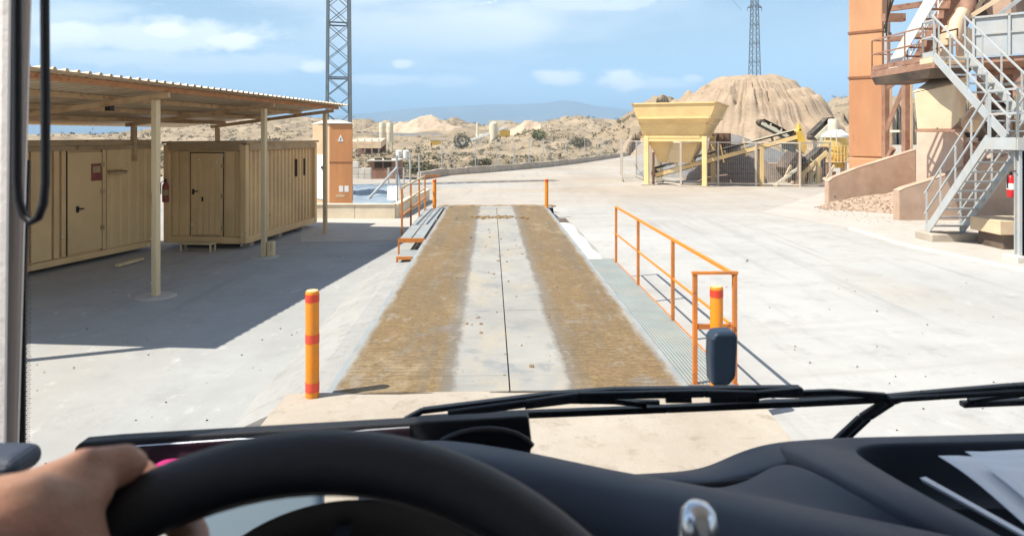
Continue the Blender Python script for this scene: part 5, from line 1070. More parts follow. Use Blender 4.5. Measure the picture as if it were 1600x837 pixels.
def plant():
    t = thing('plant_building', 'brown steel processing plant with columns, platforms and chutes behind the stairs', 'building', P(1470, 320, 27))
    def hb(u0, u1, v0, v1, y0, y1, name, mt, bevel=.0, par=None, o=None):   # a box whose front face fills those columns and rows
        o = o or P((u0 + u1) / 2, V0, y0); a, b_ = onp(u0, v1, o), onp(u1, v1, o); z1 = P(0, v0, o.y).z; e = PBK * (y1 - y0); f_ = [a, b_, b_ + e, a + e]
        return build(MB().hexa(f_, [V((p.x, p.y, z1)) for p in f_]), name, M[mt], par or t, bevel)
    hb(1432, 1506, 206, 322, 24.4, 27.5, 'pier', 'pinklight', .03); hb(1508, 1700, 222, 330, 25.2, 28, 'pier', 'pinklight', .03); hb(1456, 1530, 222, 256, 24.1, 24.39, 'shade_panel', 'browns')  # the brown panel on the pier paints in an area of shade
    # tan bin with sloping roof
    y0, y1 = 20.9, 23.2; o = P(1460, V0, y0); f = [onp(1433, 203, o), onp(1487, 203, o), onp(1490, 132, o), onp(1428, 144, o)]; e = PBK * 2.4
    build(MB().hexa([f[0], f[1], f[1] + e + V((0, 0, .5)), f[0] + e], [f[3], f[2], f[2] + e, f[3] + e]), 'tan_bin', M['tanbox'], t, bevel=.04)
    r0, r1 = f[3] + V((0, 0, .01)) - PRX * .05, f[2] + V((0, 0, .01)) + PRX * .05
    build(MB().hexa([r0, r1, r1 + e, r0 + e], [r0 + PBK * .9 + V((0, 0, .42)) + PRX * .3, r1 + PBK * .9 + V((0, 0, .42)), r1 + e + V((0, 0, .5)), r0 + e + V((0, 0, .5)) + PRX * .3]), 'bin_roof', M['tanbox'], t)
    hb(1429, 1492, 202.5, 206.5, y0 - .06, y1, 'bin_sill', 'browns'); hb(1490, 1502, 186, 198, y0 + .6, y0 + 1.2, 'gear_box', 'pinkc')
    build(MB().prism([P(1492, 204, 23), P(1500, 188, 23), P(1512, 186, 23), P(1516, 204, 23)], (0, 1.2, 0)), 'motor_guard', M['browns'], t)
    build(MB().tube([P(1517, 196, 22.4), P(1531, 172, 22.9)], .28, 14), 'spout', M['tanbox'], t, smooth=True)
    build(MB().prism([P(1520, 200, 23.2), P(1536, 172, 23.2), P(1560, 196, 23.2), P(1548, 215, 23.2)], (0, 1.6, 0)), 'dark_chute', M['darks'], t)
    # columns and bracing left of the bin
    for u, v0, v1, y in ((1416.5, 118, 300, 28.5), (1385, 120, 300, 30.2), (1446, 205, 300, 28.4)):
        p, q = P(u, v1, y), P(u, v0, y); p.z = 0; build(MB().bar(p, q, .28, .28, (0, 1, 0)), 'column', M['browns'], t, bevel=.01); build(MB().bar(p + V((.12, -.15, 0)), q + V((.12, -.15, 0)), .10, .03, (0, 1, 0)), 'flange', M['tanbox'], t)
    for a, b_ in (((1384, 205), (1412, 135)), ((1386, 138), (1412, 120)), ((1386, 248), (1396, 232))): build(MB().bar(P(*a, 29.3), P(*b_, 28.9), .16, .16), 'brace', M['browns'], t)
    for v in (122, 130): build(MB().bar(P(1382, v, 29.6), P(1440, v - 3, 28), .14, .14), 'beam', M['tanbox'], t)
    build(MB().bar(P(1392, 205, 30), P(1420, 205, 29), .1, .1), 'beam', M['cream2'], t)
    # upper works
    hb(1461, 1476, -60, 45, 26, 26.5, 'column', 'browns'); hb(1476, 1502, -60, 18, 26, 28, 'upper_bin', 'browns', .02); hb(1545, 1580, -60, 24, 24.5, 26, 'upper_bin', 'pinkc', .02); hb(1580, 1700, -60, 40, 26.5, 28, 'upper_bin', 'darks', .02); hb(1502, 1545, -60, 28, 27.5, 28.5, 'upper_wall', 'darks')
    build(MB().bar(P(1477, -4, 25), P(1496, 20, 25), .12, .12), 'brace', M['tanbox'], t); build(MB().bar(P(1537, -4, 25), P(1521, 24, 25), .12, .12), 'brace', M['tanbox'], t)
    build(MB().tube([P(1516, -40, 24.6), P(1512, 14, 24.4), P(1502, 40, 24.2)], [.27, .24, .2], 14), 'pipe', M['browns'], t, smooth=True)
    build(MB().tube([P(1506, 16, 24), P(1496, 34, 24), P(1490, 62, 24)], [.2, .24, .26], 14), 'spout', M['tanbox'], t, smooth=True)
    hb(1493, 1512, 42, 86, 24, 25.2, 'spout_box', 'tanbox', .03)
    hb(1437, 1472, 28, 98, 26.2, 28.5, 'cabinet', 'tanbox', .03)
    hb(1470, 1482, 40, 72, 24.6, 25.2, 'duct_elbow', 'tanbox', .05)
    hb(1500, 1700, 90, 98, 20.4, 23.8, 'platform_beam', 'browns', o=P(1540, V0, 20.36)); hb(1526, 1700, 98, 160, 24, 25.5, 'under_wall', 'browns'); hb(1540, 1560, 112, 140, 23.6, 23.95, 'hatch', 'darks'); hb(1566, 1580, 116, 150, 23.6, 23.95, 'hatch', 'tanbox')
    hb(1526, 1700, 160, 224, 26.6, 27.5, 'back_wall', 'darks'); hb(1584, 1610, 150, 186, 21.5, 23, 'pale_box', 'cream2', .02)
    # parapet of grey sheet panels
    PO = P(1540, V0, 20.3)
    for k in range(5): u0 = 1522 + k * 56; hb(u0 + 1.5, u0 + 52, 28, 88, 19.9, 19.95, 'parapet_panel', 'stair', o=PO); hb(u0 + 1.5, u0 + 52, 52, 54.5, 19.86, 19.895, 'panel_rib', 'stair', o=PO - PBK * .04)
    for k in range(6): u0 = 1522 + k * 56; hb(u0 - 3, u0 + 1, 25, 90, 19.84, 19.96, 'parapet_post', 'stair', o=PO - PBK * .06)
    hb(1519, 1800, 24.5, 27.8, 19.84, 19.96, 'parapet_rail', 'stair', o=PO - PBK * .06)
    # landing deck beside the duct
    zt = P(0, 96, 20.5).z; x0 = 12.45
    build(MB().box((x0 + .65, 21.8, zt - .12), (1.3, 3.8, .22)), 'upper_deck', M['browns'], t); build(MB().box((12.35, 19.54, zt - .085), (.95, .70, .16)), 'upper_deck', M['tanbox'], t)
    build(MB().hexa([V((x0 + .1, 20.6, zt - .48)), V((x0 + 1.2, 20.6, zt - .48)), V((x0 + 1.2, 23.6, zt - .48)), V((x0 + .1, 23.6, zt - .48))], [V((x0, 20.3, zt - .235)), V((x0 + 1.25, 20.3, zt - .235)), V((x0 + 1.25, 23.65, zt - .235)), V((x0, 23.65, zt - .235))]), 'deck_beam', M['darks'], t)
    def rail(pts, h=1.05, mt='browns', step=.9):
        for p, q in zip(pts, pts[1:]):
            p, q = V(p), V(q); L = (q - p).length; n = max(1, round(L / step))
            for k in range(n + 1): b_ = p.lerp(q, k / n); build(MB().bar(b_, b_ + V((0, 0, h)), .038, .038, (.3, 1, 0)), 'rail_post', M[mt], t)
            for z in (h, h * .55): build(MB().bar(p + V((0, 0, z)), q + V((0, 0, z)), .045, .045), 'handrail', M[mt], t)
            build(MB().bar(p + V((0, 0, .09)), q + V((0, 0, .09)), .015, .15), 'toe_board', M[mt], t)
    rail([(x0 + .02, 20.7, zt), (x0 + .02, 23.65, zt), (x0 + 1.25, 23.65, zt)])
    rail([(11.95, 19.3, zt), (11.95, 19.88, zt), (12.45, 19.92, zt)], 1.05, 'stair', .6); rail([(x0 + 1.25, 21.0, zt), (x0 + 1.25, 23.0, zt)])
    for k in range(3): build(MB().bar(P(1402 - k * 7, 0 - 20, 22.5), P(1381 + k * 2, 45 + k * 6, 24.5), .05, .05), 'stay', M['darks'], t)
    build(MB().bar(P(1380, 28, 27), P(1412, 28, 27), .3, .3), 'bracket', M['browns'], t)
    g = np.random.default_rng(31)
    for (u0, v0, u1, v1, y, r, mt) in ((1392, 62, 1470, 50, 25.5, .09, 'browns'), (1392, 14, 1476, 2, 25.8, .10, 'browns'), (1448, -30, 1448, 92, 25.2, .05, 'steel'), (1455, -30, 1455, 92, 25.2, .05, 'steel'), (1486, -30, 1484, 60, 25, .07, 'browns'),
        (1526, 118, 1660, 104, 22.6, .07, 'browns'), (1526, 136, 1660, 124, 22.8, .05, 'steel'), (1545, 98, 1545, 190, 23, .10, 'browns'), (1575, 98, 1575, 222, 22.8, .10, 'browns'), (1530, 190, 1620, 150, 22.6, .06, 'tanbox'), (1540, 150, 1600, 196, 22.6, .06, 'browns'), (1510, 30, 1590, -20, 24, .07, 'tanbox'), (1560, 24, 1600, -6, 23.5, .06, 'steel')):
        build(MB().bar(P(u0, v0, y), P(u1, v1, y - (u1 - u0) * .008), r * 2, r * 2, (.3, 1, 0)), 'beam' if r > .06 else 'conduit', M[mt], t)
    for k in range(5): c = P(1534 + 17 * k, 172 - 3 * k, 22.7); build(MB().tube([c, c + PBK * .5], .16 + .05 * (k % 2), 12), 'pulley', M['darks'], t)
    return zt
ZT = plant()
def flight(name, label, foot, head, w, xdir, mt, rails, group, rise=.26, open_=True, post=1.0, sdepth=.22, tm='steel'):
    """foot/head: left stringer's ends; treads run w along xdir"""
    foot, head, xd = V(foot), V(head), V(xdir); t = thing(name, label, 'stairs', foot, group); n = round((head.z - foot.z) / rise); d = head - foot
    for k in (0, 1): build(MB().bar(foot + xd * (w * k), head + xd * (w * k), .03, sdepth), 'stringer', M[mt if k == 0 or tm == 'steel' else tm], t)
    src = None; h = V((d.x, d.y, 0)).normalized()
    for i in range(1, n + 1):
        p = foot + d * ((i - .45) / n) + V((0, 0, .03)); c = p + xd * (w / 2)
        if src is None:
            src = build(MB().bar(p + xd * .02, p + xd * (w - .02), .22, .035), 'tread', M[tm], t); c0 = WL[src.name]; p0 = p
        else: inst(src, t, c0 + (p - p0), name='tread')
    for k in rails:
        a, b_ = foot + xd * (w * k), head + xd * (w * k)
        for i in range(5): q = a.lerp(b_, i / 4); build(MB().bar(q, q + V((0, 0, post + .1)), .036, .036, (.3, 1, 0)), 'baluster', M[mt], t)
        for z in (post + .1, post * .55): build(MB().bar(a + V((0, 0, z)) - d.normalized() * .12, b_ + V((0, 0, z)) + d.normalized() * .12, .038, .038), 'handrail', M[mt], t)
    return t
LX = (1453 - 800) / FPX * 18.3
zl = P(0, 236, 15.6).z + .35
LZ = 2.74
flight('steel_stairs', 'lower flight of pale grey steel stairs standing on a concrete block', (LX, 18.45, .22), (LX, 16.05, LZ), .92, (1, 0, 0), 'stair', (0, 1), 'flights of pale steel stairs')
flight('steel_stairs', 'upper flight of pale grey steel stairs climbing to the high platform', (11.86, 16.35, LZ), (11.86, 19.2, ZT), .88, (1, 0, 0), 'stair', (0, 1), 'flights of pale steel stairs')
flight('steel_stairs', 'topmost flight with a broad white side and dark treads beside the orange duct', (12.95, 23.4, ZT), (12.95, 20.4, ZT + 2.6), .72, (1, 0, 0), 'white', (1,), 'flights of pale steel stairs', sdepth=.5, tm='browns')
def landing():
    t = thing('stair_landing', 'steel landing joining two stair flights, carried on slim posts', 'landing', V((LX + .9, 15.6, 0))); x0, x1 = LX - .02, LX + 2.3; y0, y1 = 15.1, 16.1
    build(MB().box(((x0 + x1) / 2, (y0 + y1) / 2, LZ - .02), (x1 - x0, y1 - y0, .05)), 'deck', M['steel'], t); build(MB().box(((x0 + x1) / 2, y0 - .02, LZ - .12), (x1 - x0 + .04, .04, .28)), 'edge_beam', M['stair'], t); build(MB().box((x0 - .02, (y0 + y1) / 2, LZ - .12), (.04, y1 - y0, .28)), 'edge_beam', M['stair'], t)
    for x, y in ((LX + .12, 15.2), (x1 - .1, 15.2), (LX + 1.0, 16.0)):
        m = MB().box((x, y, LZ / 2 - .1), (.05, .17, LZ - .36)); m.box((x, y - .075, LZ / 2 - .1), (.17, .02, LZ - .36)).box((x, y + .075, LZ / 2 - .1), (.17, .02, LZ - .36)); build(m, 'column', M['stair'], t)
    for a, b_ in (((LX + 1.1, 16.0, .6), (x1, 15.3, 2.3)), ((LX + .3, 15.6, 1.0), (x1, 15.6, 2.4)), ((LX + 1.0, 16, 1.9), (x1, 16, .6))): build(MB().bar(a, b_, .07, .07), 'brace', M['stair'], t)
    for (a, b_) in (((x0, y0, LZ), (x1, y0, LZ)), ((x0, y0, LZ), (x0, y1 - .12, LZ))):
        a, b_ = V(a), V(b_); n = max(1, round((b_ - a).length / .85))
        for k in range(n + 1): q = a.lerp(b_, k / n); build(MB().bar(q, q + V((0, 0, 1.1)), .045, .045, (.3, 1, 0)), 'rail_post', M['stair'], t)
        for z in (1.1, .56): build(MB().bar(a + V((0, 0, z)), b_ + V((0, 0, z)), .05, .05), 'handrail', M['stair'], t)
landing()
c = V((LX + .62, 18.35, 0)); tag(build(MB().box(c + V((0, 0, .10)), (1.55, .75, .22)), 'stair_block', M['curb'], bevel=.03), 'rough concrete block under the foot of the lower steel stairs', 'block')
c = V((LX + .17, 15.2, 0)); tag(build(MB().box(c + V((0, -.02, .06)), (.62, .5, .16)).lathe([(.10, .13), (.10, .15)], c + V((0, -.22, 0)), 12), 'post_footing', M['whitec'], bevel=.03), 'white painted concrete footing under the front stair landing column', 'footing')
c = V((LX + .9, 15.05, 0)); tag(build(MB().box(c + V((0, .1, .08)), (.75, .7, .15), Matrix.Rotation(.06, 3, 'Y')), 'timber_slab', M['tanbox'], bevel=.02), 'thick tan timber slab beside the white column footing', 'slab')
c = V((LX + 1.5, 17.2, 0)); tag(build(MB().box(c + V((0, 0, .55)), (1.6, 1.1, .35)), 'timber_crate', M['tanbox'], bevel=.02), 'tan timber crate under the stair landing braces', 'crate')
c = V((LX + 1.5, 17.2, 0)); tag(build(MB().box(c + V((0, 0, .18)), (1.3, .9, .36)), 'dark_pallet', M['darks'], bevel=.01), 'dark pallet carrying the tan crate under the landing', 'pallet')
extinguisher(V((LX + .02, 15.36, 1.42)), 'red fire extinguisher hung on the pale column of the stair landing')
# spilled gravel between the two wing walls
def spill():
    rows = []; g = np.random.default_rng(5)
    for i in range(26):
        r = []
        for j in range(34):
            u = 1278 + 150 * j / 33; Yb = 26.9 + .35 * (j / 33) - 3.2 * (1 - i / 25) * (.35 + .75 * j / 33) ; x = (u - 800) / FPX * Yb
            k = i / 25; hgt = (.16 + .55 * (j / 33) ** 1.1) * k ** 1.25 * min(1, j / 5); hgt *= .8 + .4 * float(fbm(x * .9, Yb * .9, 3, 5)); r.append(V((x, Yb, -.02 + hgt + .05 * (float(fbm(x * 4, Yb * 4, 3, 6)) - .3) * min(1, k * 4))))
        rows.append(r)
    tag(build(MB().grid(rows), 'gravel', M['gravel'], smooth=80), kind='stuff')
    m = MB()
    for k in range(380):
        i = int(g.integers(2, 25)); j = int(g.integers(1, 33)); p = rows[i][j] + V((g.normal(0, .12), g.normal(0, .12), .015)); s = g.uniform(.015, .05); m.ell(p, (s, s * .8, s * .7), 5, 3)
    for k in range(160):
        p = V((g.uniform(11.2, 14.2), g.uniform(21.5, 25.5), .01)); s = g.uniform(.01, .03); m.ell(p, (s, s * .8, s * .7), 5, 3)
    tag(build(m, 'loose_stones', M['gravel']), kind='stuff')
spill()
# ------------------------------------------------------------------ the truck cab we sit in
TR = thing('truck', 'truck cab interior with dark dashboard, steering wheel, wipers and windscreen pillar', 'truck', (0.45, 0, 0))
def smooth_sub(o, lv=2):
    s = o.modifiers.new('sub', 'SUBSURF'); s.levels = lv; s.render_levels = lv
    o.data.polygons.foreach_set('use_smooth', [True] * len(o.data.polygons)); return o
def cab_shell():
    xl, xr = -.72, 1.72
    def b(x0, x1, y0, y1, z0, z1, nm, mt, bev=.0): return build(MB().box(((x0 + x1) / 2, (y0 + y1) / 2, (z0 + z1) / 2), (x1 - x0, y1 - y0, z1 - z0)), nm, M[mt], TR, bev)
    b(xl, xr, -1.2, 1.05, 1.25, 1.33, 'floor_panel', 'dashdk'); b(xl - .04, xr + .04, -1.2, .84, 3.50, 3.58, 'roof_panel', 'headliner'); b(xl, xr, -1.25, -1.2, 1.25, 3.58, 'rear_panel', 'headliner')
    for x in (xl, xr):
        s = -1 if x < 0 else 1
        b(x - .02 * (s < 0) - .03, x + .03, -1.2, .92, 1.25, 2.34, 'door_panel', 'dashdk', .01); b(x - .03, x + .03, -1.2, -.62, 2.34, 3.50, 'door_pillar', 'pillar', .01); b(x - .03, x + .03, -.62, .86, 3.43, 3.50, 'door_header', 'pillar', .01)
    b(xl - .04, xr + .04, 1.10, 1.22, .75, 2.04, 'front_panel', 'white', .03); b(xl, xr, 1.22, 1.30, .45, .80, 'bumper', 'darks', .03)
    for x in (-.45, 1.45):
        w = build(MB().tube([(x - .14, .1, .52), (x + .14, .1, .52)], .52, 28), 'wheel', M['black'], TR, bevel=.03); build(MB().tube([(x - .145, .1, .52), (x + .145, .1, .52)], .28, 20), 'wheel_rim', M['steel'], w)
    g = lambda z: 1.05 - .10 * (z - 2.1)
    build(MB().hexa([(xl, g(2.05), 2.05), (xr, g(2.05), 2.05), (xr, g(2.05) + .006, 2.05), (xl, g(2.05) + .006, 2.05)], [(xl, g(3.42), 3.42), (xr, g(3.42), 3.42), (xr, g(3.42) + .006, 3.42), (xl, g(3.42) + .006, 3.42)]), 'windscreen', M['glass'], TR)
    # pillar trim: a shaped post beside the windscreen
    lo, hi = 760, -420
    def px(u, v, Y): return P(u, v, Y)
    for u0, u1, Y0, Y1, nm, mt in ((-60, 21, .80, .80, 'pillar_trim', 'pillar'), (34, 0, .90, .90, 'pillar_inner', 'headliner')):
        pass
    build(MB().hexa([P(-150, lo, .97), P(28, lo, .885), P(26, lo, .99), P(-130, lo, 1.02)], [P(-130, hi, .90), P(62, hi, .82), P(58, hi, .90), P(-110, hi, .94)]), 'pillar', M['pillar'], TR, bevel=.01)
    build(MB().hexa([P(-150, lo, .90), P(9, lo, .80), P(9, lo, .86), P(-130, lo, .94)], [P(-140, hi, .85), P(22, hi, .755), P(22, hi, .815), P(-120, hi, .89)]), 'pillar_cover', M['headliner'], TR, bevel=.02)
    xr0 = 1.66; build(MB().hexa([(xr0 - .05, .9, 2.1), (xr0 + .08, .9, 2.1), (xr0 + .08, 1.04, 2.1), (xr0 - .05, 1.04, 2.1)], [(xr0 - .02, .82, 3.42), (xr0 + .1, .82, 3.42), (xr0 + .1, .92, 3.42), (xr0 - .02, .92, 3.42)]), 'pillar', M['pillar'], TR, bevel=.012)
    Yg = lambda v: 1.005
    build(MB().prism([P(10, 745, 1.0), P(38, 745, 1.0), P(40, 430, .985), P(46, 250, .975), P(20, 250, .975)], (0, .003, 0)), 'glass_border', M['frit'], TR)
    d = MB()
    for k in range(112):
        v = 330 + k * 3.7
        for j in range(2):
            u = 41 + j * 3.4 + (k % 2) * 1.4; r = .00095 * (1 - j * .25); c = P(u + (745 - v) * .006, v, 1.0 - (745 - v) * .00005); d.prism([c + V((r * math.cos(a), 0, r * math.sin(a))) for a in (0, 1.05, 2.1, 3.14, 4.2, 5.24)], (0, .001, 0))
    tag(build(d, 'glass_dots', M['frit'], TR), kind='stuff')
    g_ = np.random.default_rng(12); d = MB()
    for k in range(58):
        u, v = g_.uniform(60, 420), g_.uniform(200, 620)
        if g_.random() < .3: u = g_.uniform(420, 1500)
        r = g_.uniform(.0005, .0016); c = P(u, v, 1.0); d.prism([c + V((r * math.cos(a) * g_.uniform(.7, 1.3), 0, r * math.sin(a))) for a in (0, .9, 1.8, 2.7, 3.6, 4.5, 5.4)], (0, .0006, 0))
    tag(build(d, 'dust_specks', M['speck'], TR), kind='stuff')
    pts = [(27, -120), (27, 150), (27, 280), (29, 312), (36, 336), (48, 347), (60, 340), (68, 318), (71, 285), (71, 150), (69, -120)]
    build(MB().tube([P(u, v, .62) for u, v in pts], .0038, 10), 'hanging_strap', M['black'], TR, smooth=70)
cab_shell()
def dashboard():
    ridge = [(560, 700, .84), (620, 688, .82), (680, 683, .81), (750, 690, .79), (830, 704, .78), (900, 719, .77), (970, 734, .75), (1050, 747, .72), (1150, 766, .68), (1250, 786, .64), (1400, 815, .60), (1560, 850, .57), (1800, 905, .54)]
    rows = []
    for dv, dY in ((95, .10), (30, .075), (6, .035), (0, 0), (10, -.035), (34, -.065), (85, -.085), (170, -.085), (320, -.08)): rows.append([P(u, v + dv, Y + dY) for u, v, Y in ridge])
    smooth_sub(build(MB().grid(rows), 'dashboard', M['dash'], TR))
    O = [(1800, 1010, .53), (1640, 925, .55), (1500, 848, .585), (1400, 792, .62), (1330, 752, .67), (1270, 719, .74), (1232, 702, .81), (1214, 694, .87), (1222, 688, .92), (1270, 685, .94), (1350, 683, .945), (1480, 680, .945), (1600, 676, .945), (1850, 669, .945)]
    I = [(1830, 985, .54), (1690, 905, .56), (1580, 842, .595), (1490, 795, .635), (1424, 759, .685), (1376, 731, .745), (1350, 714, .80), (1338, 704, .845), (1341, 697, .875), (1362, 693, .89), (1400, 691.5, .895), (1490, 690, .895), (1605, 688, .895), (1850, 683, .895)]
    Pp = lambda L: [P(*p) for p in L]
    Oo, Ii = Pp(O), Pp(I); mid = [a.lerp(b_, .5) + V((0, 0, .006)) for a, b_ in zip(Oo, Ii)]; near = [a.lerp(b_, .92) for a, b_ in zip(Oo, Ii)]
    dn = [p - V((0, 0, .012)) for p in Ii]; dn2 = [p - V((0, 0, .075)) for p in Ii]; dn3 = [p - V((0, 0, .082)) + V((.03, -.01, 0)) for p in Ii]
    out = [p - V((0, 0, .02)) + V((-.004, 0, 0)) for p in Oo]; out2 = [p - V((0, 0, .2)) for p in Oo]
    smooth_sub(build(MB().grid([out2, out, [p + V((0, 0, -.004)) for p in Oo], [a.lerp(b_, .06) for a, b_ in zip(Oo, Ii)], mid, near, Ii, dn, dn2, dn3]), 'storage_shelf', M['dash'], TR))
    # front face between the ridge and the shelf crease
    A = [(1090, 757, .80), (1140, 756, .795), (1190, 742, .795), (1222, 712, .81), (1268, 722, .745), (1328, 755, .675), (1398, 795, .625), (1498, 851, .59), (1640, 930, .555), (1800, 1015, .535)]
    B = [(980, 740, .80), (1010, 745, .775), (1060, 752, .75), (1110, 764, .71), (1160, 772, .685), (1230, 787, .65), (1320, 805, .62), (1430, 828, .60), (1560, 880, .57), (1700, 930, .56)]
    Aa, Bb = Pp(A), Pp(B); rows = []
    for k in (0, .12, .3, .5, .7, .88, 1.0): rows.append([a.lerp(b_, k) + V((0, 0, -.012 * math.sin(k * math.pi))) for a, b_ in zip(Aa, Bb)])
    rows.insert(0, [p + V((0, .05, -.10)) for p in Aa]); rows.append([p - V((0, 0, .15)) for p in Bb]); smooth_sub(build(MB().grid(rows), 'dash_face', M['dash'], TR))
    L = [(920, 745, .87), (980, 740.5, .88), (1040, 738, .885), (1085, 734, .89), (1118, 724, .895), (1150, 708, .90), (1185, 696, .905), (1225, 688.5, .91), (1290, 685, .915)]
    F = [(920, 752, .82), (980, 750, .82), (1040, 751, .815), (1085, 753, .81), (1118, 752, .80), (1150, 748, .80), (1185, 738, .80), (1225, 722, .80), (1290, 712, .80)]
    Lp, Fp = Pp(L), Pp(F)
    smooth_sub(build(MB().grid([[p + V((0, .04, -.08)) for p in Lp], [p + V((0, .008, -.003)) for p in Lp], Lp, [a.lerp(b_, .12) for a, b_ in zip(Lp, Fp)], [a.lerp(b_, .5) + V((0, 0, .003)) for a, b_ in zip(Lp, Fp)], Fp, [p - V((0, -.012, .02)) for p in Fp], [p - V((0, -.03, .06)) for p in Fp]]), 'dash_ledge', M['dash'], TR))
    build(MB().tube([P(1050, 758, .80), P(1110, 760, .79), P(1170, 755, .785), P(1206, 742, .79)], [.002, .006, .007, .002], 10), 'lip_shadow', M['dashdk'], TR, smooth=70)  # dark tube drawn in for the shadow below the overhanging lip
    # long flat tray with a bright inner line behind the wheel, and the wiring at its end
    fr = [(116, 760), (116, 700), (124, 692), (180, 687), (822, 650), (826, 652), (831, 696), (820, 760)]
    tr = build(MB().prism([P(u, v, .86) for u, v in fr], (0, .02, 0)), 'dash_tray', M['black'], TR, bevel=.002)
    build(MB().prism([P(u, v, .858) for u, v in ((128, 760), (128, 704), (134, 701), (640, 667), (640, 760))], (0, .0015, 0)), 'tray_panel', M['purple'], tr)
    build(MB().tube([P(128, 740, .856), P(127, 706, .856), P(132, 702, .856), P(300, 690.5, .856), P(640, 667, .856)], .0009, 6), 'tray_line', M['chrome'], tr)
    build(MB().tube([P(690, 690, .83), P(703, 683, .83), P(720, 677, .83), P(742, 672.5, .83), P(765, 671, .83), P(788, 673.5, .83), P(808, 679, .83), P(822, 687, .83), P(831, 697, .83)], .0045, 8), 'wiring', M['frit'], TR, smooth=70)
    tag(build(MB().ell(P(276, 727, .82), (.026, .012, .0075)), 'pen_case', M['pink'], smooth=80), 'magenta plastic case lying behind the steering wheel', 'case')
    c = P(-14, 722, .66); o = build(MB().box(c, (.075, .05, .024)), 'dash_corner', M['dash'], TR, bevel=.012, seg=4)
    # binnacle seen through the wheel
    arc = [(300, 900), (360, 845), (420, 808), (490, 784), (560, 776), (625, 783), (690, 806), (745, 838), (800, 900)]
    rows = [[P(u, v + 4, .60) for u, v in arc], [P(u, v, .595) for u, v in arc], [P(u, v + 3, .59) for u, v in arc], [P(u * .96 + 22, v + 30, .66) for u, v in arc], [P(u * .8 + 110, v + 90, .68) for u, v in arc]]
    smooth_sub(build(MB().grid(rows), 'instrument_hood', M['dashdk'], TR))
    build(MB().prism([P(u, v, .72) for u, v in ((250, 900), (322, 792), (330, 772), (470, 752), (503, 756), (503, 900))], (0, .01, 0)), 'side_panel', M['paleblue'], TR)  # flat pale blue sheet behind the hood arc
    build(MB().prism([P(515, 845, .655), P(548, 795, .655), P(556, 797, .655), P(543, 845, .655)], (0, .003, 0)), 'slanted_strip', M['dash'], TR)  # slanted strip, a little lighter than the hood
    build(MB().prism([P(705, 832, .64), P(716, 830, .64), P(717, 835, .64), P(706, 837, .64)], (0, .003, 0)), 'warning_lamp', M['red'], TR)
    build(MB().tube([P(1090, 940, .44), P(1090, 850, .47)], .008, 12), 'lever_stem', M['frit'], TR)
    c = P(1091, 817, .48); build(MB().lathe([(.004, -.045), (.0125, -.042), (.0142, -.02), (.0142, -.002), (.0120, .008), (.0075, .0135), (.002, .0152)], c, 28), 'lever_knob', M['chrome'], TR, smooth=80)
dashboard()
WC = V((-.1101, .2744, H - .3755)); WT, WRo, WR, Wr = .9177, -.0323, .2255, .0182
def wheel_dir(v):
    x, y, z = v; y, z = y * math.cos(WT) - z * math.sin(WT), y * math.sin(WT) + z * math.cos(WT); x, z = x * math.cos(WRo) - z * math.sin(WRo), x * math.sin(WRo) + z * math.cos(WRo); return V((x, y, z))
def wheel(T, a=0, b=0): T = R_(T); return WC + wheel_dir(((WR + a) * math.cos(T), (WR + a) * math.sin(T), b))
def steering():
    mb = MB(); n, k = 96, 20
    rows = [[wheel(360 * i / n, Wr * math.cos(2 * math.pi * j / k) * 1.0, Wr * math.sin(2 * math.pi * j / k)) for j in range(k)] for i in range(n)]
    vs = [p for r in rows for p in r]; mb.add(vs, [(i * k + j, i * k + (j + 1) % k, ((i + 1) % n) * k + (j + 1) % k, ((i + 1) % n) * k + j) for i in range(n) for j in range(k)])
    w = build(mb, 'steering_wheel', M['leather'], TR, smooth=80)
    hub = wheel(0, -WR, -.05); nn = wheel_dir((0, 0, 1))
    build(MB().tube([hub - nn * .02, hub, hub + nn * .03, hub + nn * .036], [.06, .085, .08, .06], 28), 'hub', M['dashdk'], w, smooth=40)
    for T in (195, 345, 270): p = wheel(T, -.012, 0); build(MB().bar(hub + nn * .005 + (p - hub) * .25, p, .045, .018, nn), 'spoke', M['dashdk'], w, bevel=.006)
    build(MB().tube([hub - nn * .02, hub - nn * .45 + V((0, .05, 0))], .045, 16), 'column', M['dashdk'], TR, smooth=60)
steering()
